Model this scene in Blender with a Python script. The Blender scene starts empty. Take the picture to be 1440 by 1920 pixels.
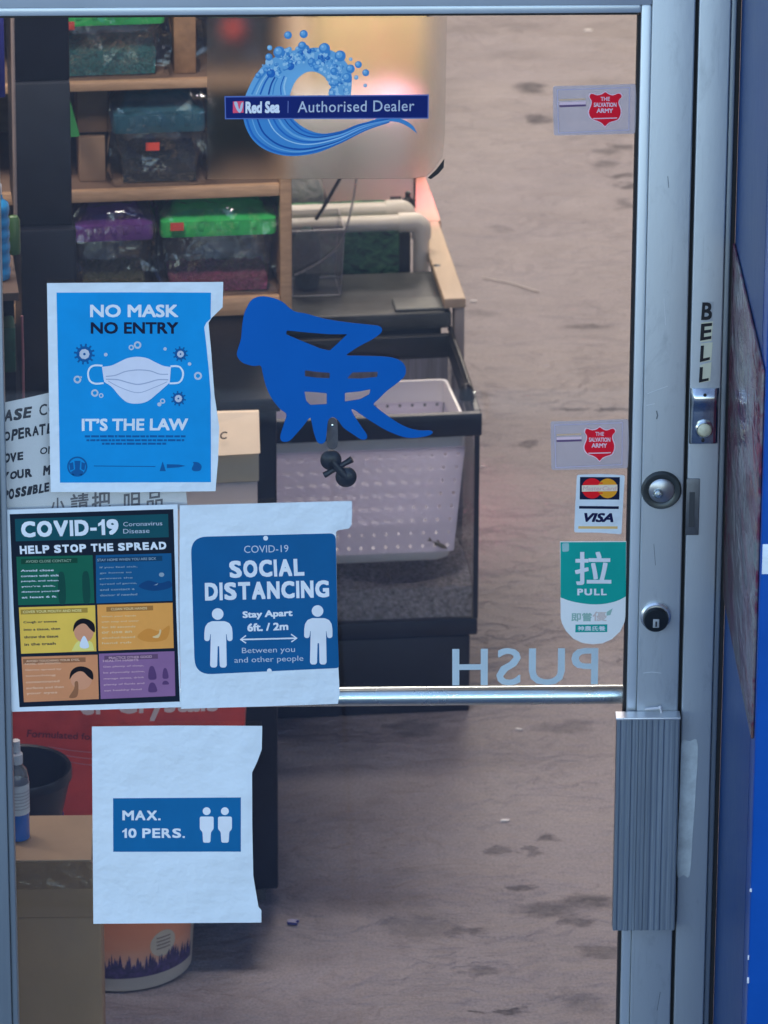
import bpy, math, random
from mathutils import Vector
R = math.radians
random.seed(7)
SC = bpy.context.scene
COL = SC.collection

# ------------------------------------------------------------------ camera, sky, sun, lamps, exposure
FPX, PITCH, YAW, ROLL, DIST, ZC = 11185.0, R(23), R(1.66), 0.0038, 7.56, 1.27
fw = Vector((math.sin(YAW)*math.cos(PITCH), math.cos(YAW)*math.cos(PITCH), -math.sin(PITCH)))
r0 = Vector((math.cos(YAW), -math.sin(YAW), 0)); u0 = r0.cross(fw)
rt = r0*math.cos(ROLL) + u0*math.sin(ROLL); up = u0*math.cos(ROLL) - r0*math.sin(ROLL)
CAM = Vector((0, 0, ZC)) - fw*DIST
cd = bpy.data.cameras.new('camera'); cam = bpy.data.objects.new('camera', cd); COL.objects.link(cam)
cd.sensor_fit = 'VERTICAL'; cd.sensor_height = 36; cd.lens = 36*FPX/1920
cd.clip_start = 0.1; cd.clip_end = 500
cd.dof.use_dof = True; cd.dof.focus_distance = 7.56; cd.dof.aperture_fstop = 17
from mathutils import Matrix
cam.matrix_world = Matrix(((rt.x, up.x, -fw.x, CAM.x), (rt.y, up.y, -fw.y, CAM.y), (rt.z, up.z, -fw.z, CAM.z), (0, 0, 0, 1)))
SC.camera = cam

SUN_EL, SUN_AZ = R(48), R(20)          # the sun stands behind the shop; the door is in open shade
w = bpy.data.worlds.new('World'); SC.world = w; w.use_nodes = True
nt = w.node_tree; bg = nt.nodes['Background']
sky = nt.nodes.new('ShaderNodeTexSky'); sky.sky_type = 'NISHITA'; sky.sun_disc = False
sky.sun_elevation = SUN_EL; sky.sun_rotation = SUN_AZ; sky.air_density = 1.0; sky.dust_density = 1.0; sky.ozone_density = 0.7
nt.links.new(sky.outputs[0], bg.inputs[0]); bg.inputs[1].default_value = 0.15
sl = bpy.data.lights.new('sun', 'SUN'); sl.energy = 2.5; sl.angle = R(0.5); sl.color = (1, .95, .87)
so = bpy.data.objects.new('sun', sl); COL.objects.link(so)
sd = Vector((math.sin(SUN_AZ)*math.cos(SUN_EL), math.cos(SUN_AZ)*math.cos(SUN_EL), math.sin(SUN_EL)))
so.rotation_euler = sd.to_track_quat('Z', 'Y').to_euler(); so.location = sd*30
def lamp(name, loc, energy, color, sx, sy, aim=(0, 0, -1), spread=180):
    l = bpy.data.lights.new(name, 'AREA'); l.shape = 'RECTANGLE'; l.size = sx; l.size_y = sy; l.energy = energy; l.color = color; l.spread = R(spread)
    o = bpy.data.objects.new(name, l); COL.objects.link(o); o.location = loc
    o.rotation_euler = (-Vector(aim)).to_track_quat('Z', 'Y').to_euler(); return o
WARM = (1, .87, .85)
lamp('ceiling_lamp', (0.35, 5.0, 2.70), 23.5, WARM, 1.3, .25)
lamp('ceiling_lamp', (0.9, 7.0, 2.70), 19, (1, .84, .62), 1.3, .25)
lamp('ceiling_lamp', (-0.70, 0.85, 2.65), 7.5, WARM, 1.2, .2, (.25, .55, -.8), 125)  # added unseen fill lamp, tilted to brighten the shelf fronts
lamp('ceiling_lamp', (-0.35, 3.0, 2.70), 7.5, WARM, 1.2, .2)
SC.view_settings.view_transform = 'Standard'; SC.view_settings.look = 'None'
SC.view_settings.exposure = 1.8; SC.view_settings.gamma = 1.0
SC.cycles.use_denoising = True
SC.cycles.transparent_max_bounces = 40; SC.cycles.max_bounces = 10; SC.cycles.transmission_bounces = 10; SC.cycles.glossy_bounces = 4
SC.cycles.caustics_reflective = False; SC.cycles.caustics_refractive = False

# ------------------------------------------------------------------ geometry of the view: a pixel of the photograph to a point of a known plane
def ray(px, py): return fw + rt*((px-720)/FPX) - up*((py-960)/FPX)
def onp(px, py, p, n):
    d = ray(px, py); t = (Vector(p)-CAM).dot(n)/d.dot(n); return CAM + d*t
def onY(px, py, Y=0.0): return onp(px, py, (0, Y, 0), Vector((0, 1, 0)))
def onZ(px, py, Z=0.0): return onp(px, py, (0, 0, Z), Vector((0, 0, 1)))
AI = R(4.9)                            # the shop's furniture stands turned by this against the door
UI = Vector((math.cos(AI), math.sin(AI), 0)); VI = Vector((-math.sin(AI), math.cos(AI), 0))
def I(u, v, z): return UI*u + VI*v + Vector((0, 0, z))
def onV(px, py, v): return onp(px, py, VI*v, VI)
def uv(p): return p.dot(UI), p.dot(VI), p.z
def onVu(px, py, v): return uv(onV(px, py, v))

# ------------------------------------------------------------------ materials
def lin(c): return tuple((x/255/12.92 if x/255 <= .04045 else ((x/255+.055)/1.055)**2.4) for x in c)
E_EXT = (0.56, 0.84, 1.14)             # white card in the shade outside
E_INT = (0.85, 0.66, 0.58)             # white card inside under the shop lamps
def ext(*c): return tuple(min(.88, max(.004, a/b)) for a, b in zip(lin(c), E_EXT))
def inn(*c): return tuple(min(.88, max(.004, a/b)) for a, b in zip(lin(c), E_INT))
MATS = {}
def nd(nt, t, **kw):
    n = nt.nodes.new(t)
    for k, v in kw.items(): setattr(n, k, v)
    return n
def L(nt, a, b): nt.links.new(a, b)
def noise(nt, vec, scale, detail=4, rough=.55, dist=0):
    n = nd(nt, 'ShaderNodeTexNoise'); n.inputs['Scale'].default_value = scale; n.inputs['Detail'].default_value = detail
    n.inputs['Roughness'].default_value = rough; n.inputs['Distortion'].default_value = dist
    L(nt, vec, n.inputs['Vector']); return n
def ramp(nt, fac, stops):
    n = nd(nt, 'ShaderNodeValToRGB'); cr = n.color_ramp
    while len(cr.elements) < len(stops): cr.elements.new(.5)
    for e, (p, c) in zip(cr.elements, stops):
        e.position = p; e.color = (*c, 1) if len(c) == 3 else c
    L(nt, fac, n.inputs[0]); return n
def mixc(nt, fac, a, b, mode='MIX'):
    n = nd(nt, 'ShaderNodeMix', data_type='RGBA', blend_type=mode)
    for s, v in ((0, fac), (6, a), (7, b)):
        if hasattr(v, 'links'): L(nt, v, n.inputs[s])
        else: n.inputs[s].default_value = v if s == 0 else ((*v, 1) if len(v) == 3 else v)
    return n.outputs[2]
def mth(nt, op, a, b=0.0, clamp=False):
    n = nd(nt, 'ShaderNodeMath', operation=op, use_clamp=clamp)
    for s, v in ((0, a), (1, b)):
        if hasattr(v, 'links'): L(nt, v, n.inputs[s])
        else: n.inputs[s].default_value = v
    return n.outputs[0]
def new(name):
    m = bpy.data.materials.new(name); m.use_nodes = True; t = m.node_tree
    return m, t, t.nodes['Principled BSDF'], t.nodes['Material Output']
def coords(t, scale=(1, 1, 1)):
    c = nd(t, 'ShaderNodeTexCoord'); mp = nd(t, 'ShaderNodeMapping'); mp.inputs['Scale'].default_value = scale
    L(t, c.outputs['Object'], mp.inputs[0]); return mp.outputs[0]
def M(name, col, rough=.5, metal=0, var=.10, scale=14, bump=0, bscale=60, stretch=(1, 1, 1), spec=.5, col2=None, coat=0, bdist=.01, grime=None):
    """plain surface with uneven colour, gloss and relief"""
    if name in MATS: return MATS[name]
    m, t, b, o = new(name); v = coords(t, stretch)
    n = noise(t, v, scale, 6, .6)
    lo = col2 or tuple(c*(1-var) for c in col); hi = tuple(min(.95, c*(1+var)) for c in col)
    rp = ramp(t, n.outputs[0], [(.3, lo), (.7, hi)]); L(t, rp.outputs[0], b.inputs['Base Color'])
    rr = nd(t, 'ShaderNodeMapRange'); rr.inputs[3].default_value = max(.02, rough-.08); rr.inputs[4].default_value = min(1, rough+.08)
    L(t, n.outputs[0], rr.inputs[0]); L(t, rr.outputs[0], b.inputs['Roughness'])
    b.inputs['Metallic'].default_value = metal; b.inputs['Specular IOR Level'].default_value = spec
    b.inputs['Coat Weight'].default_value = coat
    if bump:
        n2 = noise(t, v, bscale, 5); bp = nd(t, 'ShaderNodeBump'); bp.inputs['Strength'].default_value = bump; bp.inputs['Distance'].default_value = bdist
        L(t, n2.outputs[0], bp.inputs['Height']); L(t, bp.outputs[0], b.inputs['Normal'])
    if grime:                              # smudges and fine vertical scratches
        c0 = coords(t, (1, 1, .35)); g1 = noise(t, c0, 24, 8, .75, .6); g2 = noise(t, coords(t, (6, 1, .12)), 60, 4, .7)
        k = mth(t, 'MAXIMUM', ramp(t, g1.outputs[0], [(.56, (0, 0, 0)), (.72, (.55, .55, .55))]).outputs[0], ramp(t, g2.outputs[0], [(.64, (0, 0, 0)), (.72, (.4, .4, .4))]).outputs[0])
        L(t, mixc(t, k, rp.outputs[0], grime), b.inputs['Base Color'])
    MATS[name] = m; return m
def clear(name, tint=(1, 1, 1), rough=.02, bump=0, bscale=25, ior=1.5, haze=0, hazecol=(.8, .8, .8), gain=1.0):
    """thin clear sheet: looks through, with a fresnel reflection"""
    if name in MATS: return MATS[name]
    m, t, b, o = new(name); t.nodes.remove(b)
    tr = nd(t, 'ShaderNodeBsdfTransparent'); tr.inputs[0].default_value = (*tint, 1)
    gl = nd(t, 'ShaderNodeBsdfGlossy'); gl.inputs['Roughness'].default_value = rough
    lw = nd(t, 'ShaderNodeLayerWeight'); lw.inputs[0].default_value = .5; f0 = ((ior-1)/(ior+1))**2
    fac = mth(t, 'ADD', mth(t, 'MULTIPLY', mth(t, 'POWER', lw.outputs['Facing'], 5), 1-f0), f0)
    if bump:
        n2 = noise(t, coords(t), bscale, 3, .5, .6); bp = nd(t, 'ShaderNodeBump'); bp.inputs['Strength'].default_value = bump; bp.inputs['Distance'].default_value = .02
        L(t, n2.outputs[0], bp.inputs['Height']); L(t, bp.outputs[0], gl.inputs['Normal']); L(t, bp.outputs[0], lw.inputs['Normal'])
    base = tr.outputs[0]
    if haze:
        df = nd(t, 'ShaderNodeBsdfDiffuse'); df.inputs[0].default_value = (*hazecol, 1)
        mh = nd(t, 'ShaderNodeMixShader')
        n3 = noise(t, coords(t), 9, 5); hz = nd(t, 'ShaderNodeMapRange'); hz.inputs[3].default_value = haze*.5; hz.inputs[4].default_value = haze*1.5
        L(t, n3.outputs[0], hz.inputs[0]); L(t, hz.outputs[0], mh.inputs[0])
        L(t, tr.outputs[0], mh.inputs[1]); L(t, df.outputs[0], mh.inputs[2]); base = mh.outputs[0]
    mx = nd(t, 'ShaderNodeMixShader'); L(t, mth(t, 'MULTIPLY', fac, gain, True), mx.inputs[0]); L(t, base, mx.inputs[1]); L(t, gl.outputs[0], mx.inputs[2])
    L(t, mx.outputs[0], o.inputs[0]); MATS[name] = m; return m

# ------------------------------------------------------------------ 2-D outlines
def smooth(pts, n=5, closed=True):
    out = []; k = len(pts)
    for i in range(k if closed else k-1):
        g = lambda j: pts[j % k] if closed else pts[min(max(j, 0), k-1)]
        a, b, c, d = g(i-1), g(i), g(i+1), g(i+2)
        for s in range(n):
            t = s/n
            out.append(tuple(.5*(2*b[q]+(c[q]-a[q])*t+(2*a[q]-5*b[q]+4*c[q]-d[q])*t*t+(-a[q]+3*b[q]-3*c[q]+d[q])*t**3) for q in (0, 1)))
    if not closed: out.append(pts[-1])
    return out
def ell(cx, cy, rx, ry=None, n=28): ry = ry or rx; return [(cx+rx*math.cos(2*math.pi*i/n), cy+ry*math.sin(2*math.pi*i/n)) for i in range(n)]
def rnd(pts, rad, n=5):
    """round the corners of an outline; rad may be one number or one per corner"""
    out = []; k = len(pts)
    for i, p in enumerate(pts):
        r_ = rad[i] if isinstance(rad, (list, tuple)) else rad
        if r_ <= 0: out.append(p); continue
        a = Vector(pts[i-1])-Vector(p); b = Vector(pts[(i+1) % k])-Vector(p)
        r_ = min(r_, a.length*.48, b.length*.48); A = Vector(p)+a.normalized()*r_; B = Vector(p)+b.normalized()*r_
        for s in range(n+1):
            t = s/n; q = A*(1-t)**2+Vector(p)*2*t*(1-t)+B*t*t; out.append((q.x, q.y))
    return out
def stroke(pts, wd):
    """outline of a line of width wd along pts"""
    a, b = [], []
    for i, p in enumerate(pts):
        q0 = Vector(pts[max(i-1, 0)]); q1 = Vector(pts[min(i+1, len(pts)-1)]); d = (q1-q0).normalized(); n = Vector((-d.y, d.x))*wd/2
        a.append((p[0]+n.x, p[1]+n.y)); b.append((p[0]-n.x, p[1]-n.y))
    return a+b[::-1]
def zoomed(ox, oy, s): return lambda x, y: (ox+x/s, oy+y/s)
def curve_mesh(c):
    o = bpy.data.objects.new('outline', c); COL.objects.link(o)
    me = bpy.data.meshes.new_from_object(o.evaluated_get(bpy.context.evaluated_depsgraph_get()))
    v = [(p.co.x, p.co.y) for p in me.vertices]; f = [tuple(q.vertices) for q in me.polygons]
    bpy.data.objects.remove(o); bpy.data.meshes.remove(me); bpy.data.curves.remove(c); return v, f
def fill(loops):
    """flat fill of outlines, inner outlines are holes"""
    c = bpy.data.curves.new('outline', 'CURVE'); c.dimensions = '2D'; c.fill_mode = 'BOTH'
    for l in loops:
        s = c.splines.new('POLY'); s.points.add(len(l)-1); s.use_cyclic_u = True
        for p, q in zip(s.points, l): p.co = (q[0], q[1], 0, 1)
    return curve_mesh(c)
TX = {}
def text2d(s, bold=0.0, shear=0.0, space=1.0, mirror=False):
    k = (s, bold, shear, space, mirror)
    if k not in TX:
        c = bpy.data.curves.new('lettering', 'FONT'); c.body = s; c.shear = shear; c.space_character = space; c.resolution_u = 3
        v, f = curve_mesh(c)
        if bold:                           # heavier weight: the outline stamped around itself, each stamp a hair in front of the last
            d = bold*.85; n = len(v); V_, F_ = [], []
            for i, (a, b) in enumerate(((-d, -d), (d, -d), (d, d), (-d, d), (0, -d), (0, d), (-d, 0), (d, 0), (0, 0))):
                V_ += [(p[0]+a, p[1]+b, i) for p in v]; F_ += [tuple(j+n*i for j in q) for q in f]
            v, f = V_, F_
        else: v = [(p[0], p[1], 0) for p in v]
        x0 = min(p[0] for p in v); x1 = max(p[0] for p in v); y0 = min(p[1] for p in v); y1 = max(p[1] for p in v)
        v = [((p[0]-x0)/(x1-x0), (p[1]-y0)/(y1-y0), p[2]) for p in v]
        if mirror: v = [(1-a, b, i) for a, b, i in v]; f = [q[::-1] for q in f]
        TX[k] = (v, f)
    return TX[k]

# ------------------------------------------------------------------ mesh builder
ROOT = {}
GW = dict(A=.90, B=.84, C=.88, D=.86, E=.74, F=.70, G=.92, H=.82, I=.21, K=.9, L=.70, M=1.0, N=.84, O=.94, P=.80, R=.86, S=.82, T=.80, U=.82, V=.90, W=1.25, X=.9, Y=.9)
GW.update({' ': .28, '.': .21, '-': .40, '1': .42, '9': .74, '0': .76, '’': .2})
class MB:
    def __init__(s): s.v = []; s.f = []; s.mi = []; s.mats = []; s.sm = []
    def m(s, mat):
        if mat not in s.mats: s.mats.append(mat)
        return s.mats.index(mat)
    def add(s, vs, fs, mat, sm=False):
        k = len(s.v); s.v += [Vector(p) for p in vs]; i = s.m(mat)
        for f in fs: s.f.append([k+j for j in f]); s.mi.append(i); s.sm.append(sm)
        return s
    def hexa(s, P, mat):
        """eight corners: lower four ccw, upper four ccw"""
        return s.add(P, [(3, 2, 1, 0), (4, 5, 6, 7), (0, 1, 5, 4), (1, 2, 6, 5), (2, 3, 7, 6), (3, 0, 4, 7)], mat)
    def box(s, a, b, mat, fr=None, bev=0):
        fr = fr or (lambda x, y, z: Vector((x, y, z)))
        (x0, y0, z0), (x1, y1, z1) = a, b
        if not bev: return s.hexa([fr(*p) for p in ((x0, y0, z0), (x1, y0, z0), (x1, y1, z0), (x0, y1, z0), (x0, y0, z1), (x1, y0, z1), (x1, y1, z1), (x0, y1, z1))], mat)
        e = min(bev, (x1-x0)*.45, (y1-y0)*.45, (z1-z0)*.45); rings = []
        for z, k in ((z0, e), (z0+e*.3, e*.3), (z0+e, 0), (z1-e, 0), (z1-e*.3, e*.3), (z1, e)):
            X0, X1, Y0, Y1 = x0+k, x1-k, y0+k, y1-k; c = e
            o = rnd([(X0, Y0), (X1, Y0), (X1, Y1), (X0, Y1)], c, 3); rings.append([fr(p[0], p[1], z) for p in o])
        return s.rings(rings, mat, True)
    def rings(s, rings, mat, caps=True, sm=True, closed=True):
        n = len(rings[0]); vs = [p for r_ in rings for p in r_]; fs = []
        for i in range(len(rings)-1):
            for j in range(n if closed else n-1):
                a, b = i*n+j, i*n+(j+1) % n; fs.append((a, b, b+n, a+n))
        s.add(vs, fs, mat, sm)
        if caps:
            s.add(rings[0], [tuple(range(n))[::-1]], mat); s.add(rings[-1], [tuple(range(n))], mat)
        return s
    def tube(s, path, r_, mat, n=12, caps=True, sm=True):
        path = [Vector(p) for p in path]; rings = []; ref = None
        for i, p in enumerate(path):
            d = (path[min(i+1, len(path)-1)]-path[max(i-1, 0)]).normalized()
            if ref is None: ref = Vector((0, 0, 1)) if abs(d.z) < .9 else Vector((1, 0, 0))
            a = (ref - d*ref.dot(d)).normalized(); b = d.cross(a); ref = a
            k = r_[i] if isinstance(r_, (list, tuple)) else r_
            rings.append([p+a*k*math.cos(2*math.pi*j/n)+b*k*math.sin(2*math.pi*j/n) for j in range(n)])
        return s.rings(rings, mat, caps, sm)
    def lathe(s, prof, o, mat, n=32, axis='z', sm=True, caps=True, sq=1):
        o = Vector(o); rings = []
        for r_, h in prof:
            rg = []
            for j in range(n):
                a = 2*math.pi*j/n; c, q = r_*math.cos(a), r_*math.sin(a)*sq
                rg.append(o+(Vector((c, q, h)) if axis == 'z' else Vector((c, -h, q))))
            rings.append(rg)
        return s.rings(rings, mat, caps, sm)
    # flat print on a plane Y, given by its outline in the photograph
    def px(s, pts, mat, Y):
        return s.add([onY(x, y, Y) for x, y in pts], [tuple(range(len(pts)))], mat)
    def pfill(s, loops, mat, Y, th=0):
        v, f = fill([[(x, -y) for x, y in l] for l in loops])
        P = [onY(x, -y, Y) for x, y in v]; s.add(P, f, mat)
        if th:
            s.add([p+Vector((0, th, 0)) for p in P], [q[::-1] for q in f], mat)
            for l in loops:
                a = [onY(x, y, Y) for x, y in l]; b = [p+Vector((0, th, 0)) for p in a]; n = len(a)
                s.add(a+b, [(i, (i+1) % n, n+(i+1) % n, n+i) for i in range(n)], mat)
        return s
    def sheet(s, pts, mat, Y, th):
        """thin solid sheet with front face at Y"""
        a = [onY(x, y, Y) for x, y in pts]; b = [p+Vector((0, th, 0)) for p in a]; n = len(a)
        s.add(a, [tuple(range(n))], mat); s.add(b, [tuple(range(n))[::-1]], mat)
        return s.add(a+b, [(i, (i+1) % n, n+(i+1) % n, n+i) for i in range(n)], mat)
    def txt(s, st, quad, mat, at, bold=0.0, shear=0.0, space=1.0, mirror=False):
        """lettering fitted to the quad TL, TR, BR, BL (pixels); at = Y, or a function of a pixel"""
        v, f = text2d(st, bold, shear, space, mirror)
        if len(quad) == 2: (x0, y0), (x1, y1) = quad; quad = ((x0, y0), (x1, y0), (x1, y1), (x0, y1))
        tl, tr, br, bl = [Vector(q) for q in quad]; P = []
        for a, b, i in v:
            q = (bl*(1-a)+br*a)*(1-b)+(tl*(1-a)+tr*a)*b
            P.append((at(q.x, q.y) if callable(at) else onY(q.x, q.y, at))-Vector((0, 4e-6*i, 0)))
        return s.add(P, f, mat)
    def heavy(s, st, quad, mat, Y, e=.05, gap=.12):
        """heavy grotesque capitals: every letter fitted to its own cell, stamped to the weight e (share of the cap height)"""
        if len(quad) == 2: (x0, y0), (x1, y1) = quad; quad = ((x0, y0), (x1, y0), (x1, y1), (x0, y1))
        tl, tr, br, bl = [Vector(q) for q in quad]; H = ((bl-tl).length+(br-tr).length)/2; W = ((tr-tl).length+(br-bl).length)/2
        wd = [GW.get(c, .60) for c in st]; tot = sum(wd)+gap*(len(st)-1); k = W/H; x = 0; ex, ey = e/k, e
        for i, c in enumerate(st):
            a0, a1 = x/tot, (x+wd[i])/tot; x += wd[i]+gap
            if c == ' ': continue
            b0, b1 = {'.': (0, .20), '-': (.30, .49), '’': (.62, 1)}.get(c, (0, 1))
            if c == '1': vs = [(a0+(a1-a0)*p, b, 0) for p, b in ((.48, 0), (1, 0), (1, 1), (.60, 1), (.45, .86), (0, .74), (0, .56), (.48, .66))]; fs = [tuple(range(8))]
            elif c in '.-': P = [Vector((a0, b0)), Vector((a1, b0)), Vector((a1, b1)), Vector((a0, b1))]; vs = [(p.x, p.y, 0) for p in P]; fs = [(0, 1, 2, 3)]
            else:
                v, f = text2d(c); n = len(v); vs, fs = [], []
                for j, (sx, sy) in enumerate(((-1, -1), (1, -1), (1, 1), (-1, 1), (0, 1), (0, -1), (1, 0), (-1, 0))):
                    vs += [(a0+ex+(a1-a0-2*ex)*p[0]+sx*ex, b0+ey+(b1-b0-2*ey)*p[1]+sy*ey, j) for p in v]; fs += [tuple(q+n*j for q in g) for g in f]
            P = []
            for a, b, j in vs: q = (bl*(1-a)+br*a)*b+(0*bl) if 0 else (bl*(1-a)+br*a)*(1-b)+(tl*(1-a)+tr*a)*b; P.append(onY(q.x, q.y, Y)-Vector((0, 4e-6*j, 0)))
            s.add(P, fs, mat)
        return s
    def build(s, name, parent=None, loc=None, auto=True):
        me = bpy.data.meshes.new(name); o = bpy.data.objects.new(name, me); COL.objects.link(o)
        if parent is not None: base = ROOT[parent.name]; o.parent = parent
        else:
            if loc is None:
                n = len(s.v); loc = Vector(((min(p.x for p in s.v)+max(p.x for p in s.v))/2, (min(p.y for p in s.v)+max(p.y for p in s.v))/2, min(p.z for p in s.v)))
            base = Vector(loc); o.location = base
        ROOT[o.name] = base
        me.from_pydata([p-base for p in s.v], [], s.f)
        for m_ in s.mats: me.materials.append(m_)
        me.polygons.foreach_set('material_index', s.mi); me.polygons.foreach_set('use_smooth', s.sm)
        me.validate(); me.update()
        if any(s.sm):
            try: me.set_sharp_from_angle(angle=R(40))
            except Exception: pass
        return o
def tag(o, label, cat, group=None):
    o['label'] = label; o['category'] = cat
    if group: o['group'] = group
    return o
def thing(name, loc, label, cat, group=None):
    o = bpy.data.objects.new(name, None); COL.objects.link(o); o.location = loc; o.empty_display_size = .05
    ROOT[o.name] = Vector(loc); return tag(o, label, cat, group)
def struct(o): o['kind'] = 'structure'; return o
#__BODY__
# ------------------------------------------------------------------ setting: street, shop floor, shop shell
def floor_material():
    m, t, b, o = new('shop_floor'); c = nd(t, 'ShaderNodeTexCoord').outputs['Object']
    cs = coords(t, (.85, 1.15, 1)); nw = noise(t, cs, 13, 9, .68); wv = nd(t, 'ShaderNodeVectorMath', operation='MULTIPLY_ADD')
    L(t, nw.outputs['Color'], wv.inputs[0]); wv.inputs[1].default_value = (.17, .11, 0); wv.inputs[2].default_value = (-.085, -.055, 0)
    av = nd(t, 'ShaderNodeVectorMath', operation='ADD'); L(t, c, av.inputs[0]); L(t, wv.outputs[0], av.inputs[1])
    wp = av.outputs[0]
    big = noise(t, c, 1.6, 6, .6, .4); mid = noise(t, cs, 7, 9, .68, .5); fine = noise(t, c, 210, 6, .8)
    tone = ramp(t, big.outputs[0], [(.30, (.205, .188, .205)), (.48, (.272, .248, .256)), (.68, (.325, .296, .280))])
    col = mixc(t, .55, tone.outputs[0], ramp(t, mid.outputs[0], [(.25, (.155, .142, .150)), (.42, (.275, .246, .248)), (.75, (.365, .328, .320))]).outputs[0])
    sp = ramp(t, fine.outputs[0], [(.38, (.70, .70, .72)), (.5, (1, 1, 1)), (.62, (1.2, 1.19, 1.18))]); col = mixc(t, 1, col, sp.outputs[0], 'MULTIPLY')
    # worn pits and stains of the old floor, each where the photo shows it
    spots = [(993,163,27,9,.75),(1005,222,20,6,.8),(1165,275,17,7,.7),(1140,285,14,6,.5),(1137,307,25,7,.5),(1163,330,22,3,.7),(1177,350,8,5,.7),(1167,383,25,7,.45),
             (790,1735,60,26,.38),(1040,1702,70,13,.6),(1110,1690,46,14,.62),(1080,1725,30,9,.6),(875,1745,45,6,.5),(910,1820,42,7,.5),(885,1895,16,3,.8),(955,1893,26,5,.8),
             (980,1663,18,7,.6),(770,1365,45,9,.55),(1118,1785,34,12,.5),(1095,1880,45,24,.35),(1072,770,42,3,.7),(1155,770,20,3,.7),(985,832,18,6,.5),(1100,613,38,4,.5),
             (905,1745,12,7,.6),(935,1590,22,7,.45),(1035,1575,16,7,.5),(1000,1595,18,5,.4),(930,430,22,5,.3),(900,590,30,6,.3),(1060,1360,40,8,.35),(900,740,26,5,.35)]
    acc = None
    for (x, y, rx, ry, k) in spots:
        p = onZ(x, y); ax = (onZ(x+rx, y)-p).length; ay = (onZ(x, y-ry)-p).length
        mp = nd(t, 'ShaderNodeMapping', vector_type='TEXTURE'); mp.inputs['Location'].default_value = p; mp.inputs['Scale'].default_value = (ax, ay, 1)
        L(t, wp, mp.inputs[0]); ln = nd(t, 'ShaderNodeVectorMath', operation='LENGTH'); L(t, mp.outputs[0], ln.inputs[0])
        mr = nd(t, 'ShaderNodeMapRange', interpolation_type='SMOOTHSTEP'); mr.inputs[1].default_value = 1.4; mr.inputs[2].default_value = .35; mr.inputs[4].default_value = k
        L(t, ln.outputs['Value'], mr.inputs[0]); acc = mr.outputs[0] if acc is None else mth(t, 'MAXIMUM', acc, mr.outputs[0])
    # crumbled pocks scattered over the floor
    pk = noise(t, wp, 5.5, 7, .66); pr = ramp(t, pk.outputs[0], [(.56, (0, 0, 0)), (.74, (.30, .30, .30))])
    msk = noise(t, c, 1.1, 2); mr2 = ramp(t, msk.outputs[0], [(.42, (0, 0, 0)), (.6, (1, 1, 1))])
    pock = mth(t, 'MULTIPLY', pr.outputs[0], mr2.outputs[0]); acc = mth(t, 'MAXIMUM', acc, pock)
    br_n = noise(t, cs, 40, 6, .7); acc = mth(t, 'MULTIPLY', acc, ramp(t, br_n.outputs[0], [(.32, (.55, .55, .55)), (.6, (1.3, 1.3, 1.3))]).outputs[0], True)
    L(t, mixc(t, acc, col, (.075, .07, .075)), b.inputs['Base Color'])
    rg = ramp(t, mid.outputs[0], [(.3, (.42, .42, .42)), (.7, (.7, .7, .7))]); L(t, rg.outputs[0], b.inputs['Roughness'])
    # slaty ledges: terraced height, in patches
    c2 = coords(t, (.8, 1.5, 1)); h1 = noise(t, c2, 5.2, 7, .58, .25); hx = mth(t, 'MULTIPLY', h1.outputs[0], 11); fx = mth(t, 'FRACT', hx)
    st = nd(t, 'ShaderNodeMapRange', interpolation_type='SMOOTHSTEP'); st.inputs[1].default_value = .45; st.inputs[2].default_value = 1.0; L(t, fx, st.inputs[0])
    led = mth(t, 'MULTIPLY', mth(t, 'ADD', mth(t, 'FLOOR', hx), st.outputs[0]), 1/14)
    pm = noise(t, c, 2.3, 4, .6); pmr = ramp(t, pm.outputs[0], [(.40, (.12, .12, .12)), (.58, (1, 1, 1))])
    edge_ = ramp(t, fx, [(.60, (0, 0, 0)), (.80, (.04, .04, .04)), (.97, (0, 0, 0))])
    crev = mth(t, 'MULTIPLY', edge_.outputs[0], pmr.outputs[0])
    base_in = b.inputs['Base Color'].links[0].from_socket; L(t, mixc(t, crev, base_in, (.085, .078, .082)), b.inputs['Base Color'])
    rough = noise(t, cs, 30, 8, .7)
    hgt = mth(t, 'ADD', mth(t, 'MULTIPLY', mth(t, 'ADD', mth(t, 'MULTIPLY', led, pmr.outputs[0]), mth(t, 'MULTIPLY', h1.outputs[0], .5)), 1.0), mth(t, 'SUBTRACT', mth(t, 'MULTIPLY', rough.outputs[0], .10), mth(t, 'MULTIPLY', acc, .12)))
    bp = nd(t, 'ShaderNodeBump'); bp.inputs['Strength'].default_value = .85; bp.inputs['Distance'].default_value = .05
    L(t, hgt, bp.inputs['Height']); L(t, bp.outputs[0], b.inputs['Normal']); b.inputs['Specular IOR Level'].default_value = .35
    return m
fl = MB().box((-3, -.02, -.2), (3.2, 9.0, 0), floor_material()).build('floor', loc=(0, 0, 0)); struct(fl)
asph = M('asphalt', (.022, .034, .055), .8, var=.35, scale=30, bump=.4, bscale=300)
pave = M('pavement', (.028, .05, .095), .75, var=.2, scale=6, bump=.2, bscale=150)
kerb = M('kerb_stone', (.10, .13, .17), .7, var=.15, scale=20)
struct(MB().add([(-60, -60, -.17), (60, -60, -.17), (60, 40, -.17), (-60, 40, -.17)], [(0, 1, 2, 3)], asph).build('road', loc=(0, 0, -.17)))
g = MB()
for i in range(-8, 9):
    for y0, y1 in ((-.02-.44, .0), (-1.48, -.466), (-3.5, -1.488)):
        g.box((i*1.2, y0, -.169), (i*1.2+1.194, y1 if y1 < -.1 else -.021, -.03), pave, bev=.004)
struct(g.build('pavement', loc=(0, 0, -.17)))
g = MB()
for i in range(-8, 9): g.box((i*1.2+.3, -3.66, -.169), (i*1.2+1.495, -3.504, -.028), kerb, bev=.012)
struct(g.build('kerb', loc=(0, -3.6, -.17)))
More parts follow.
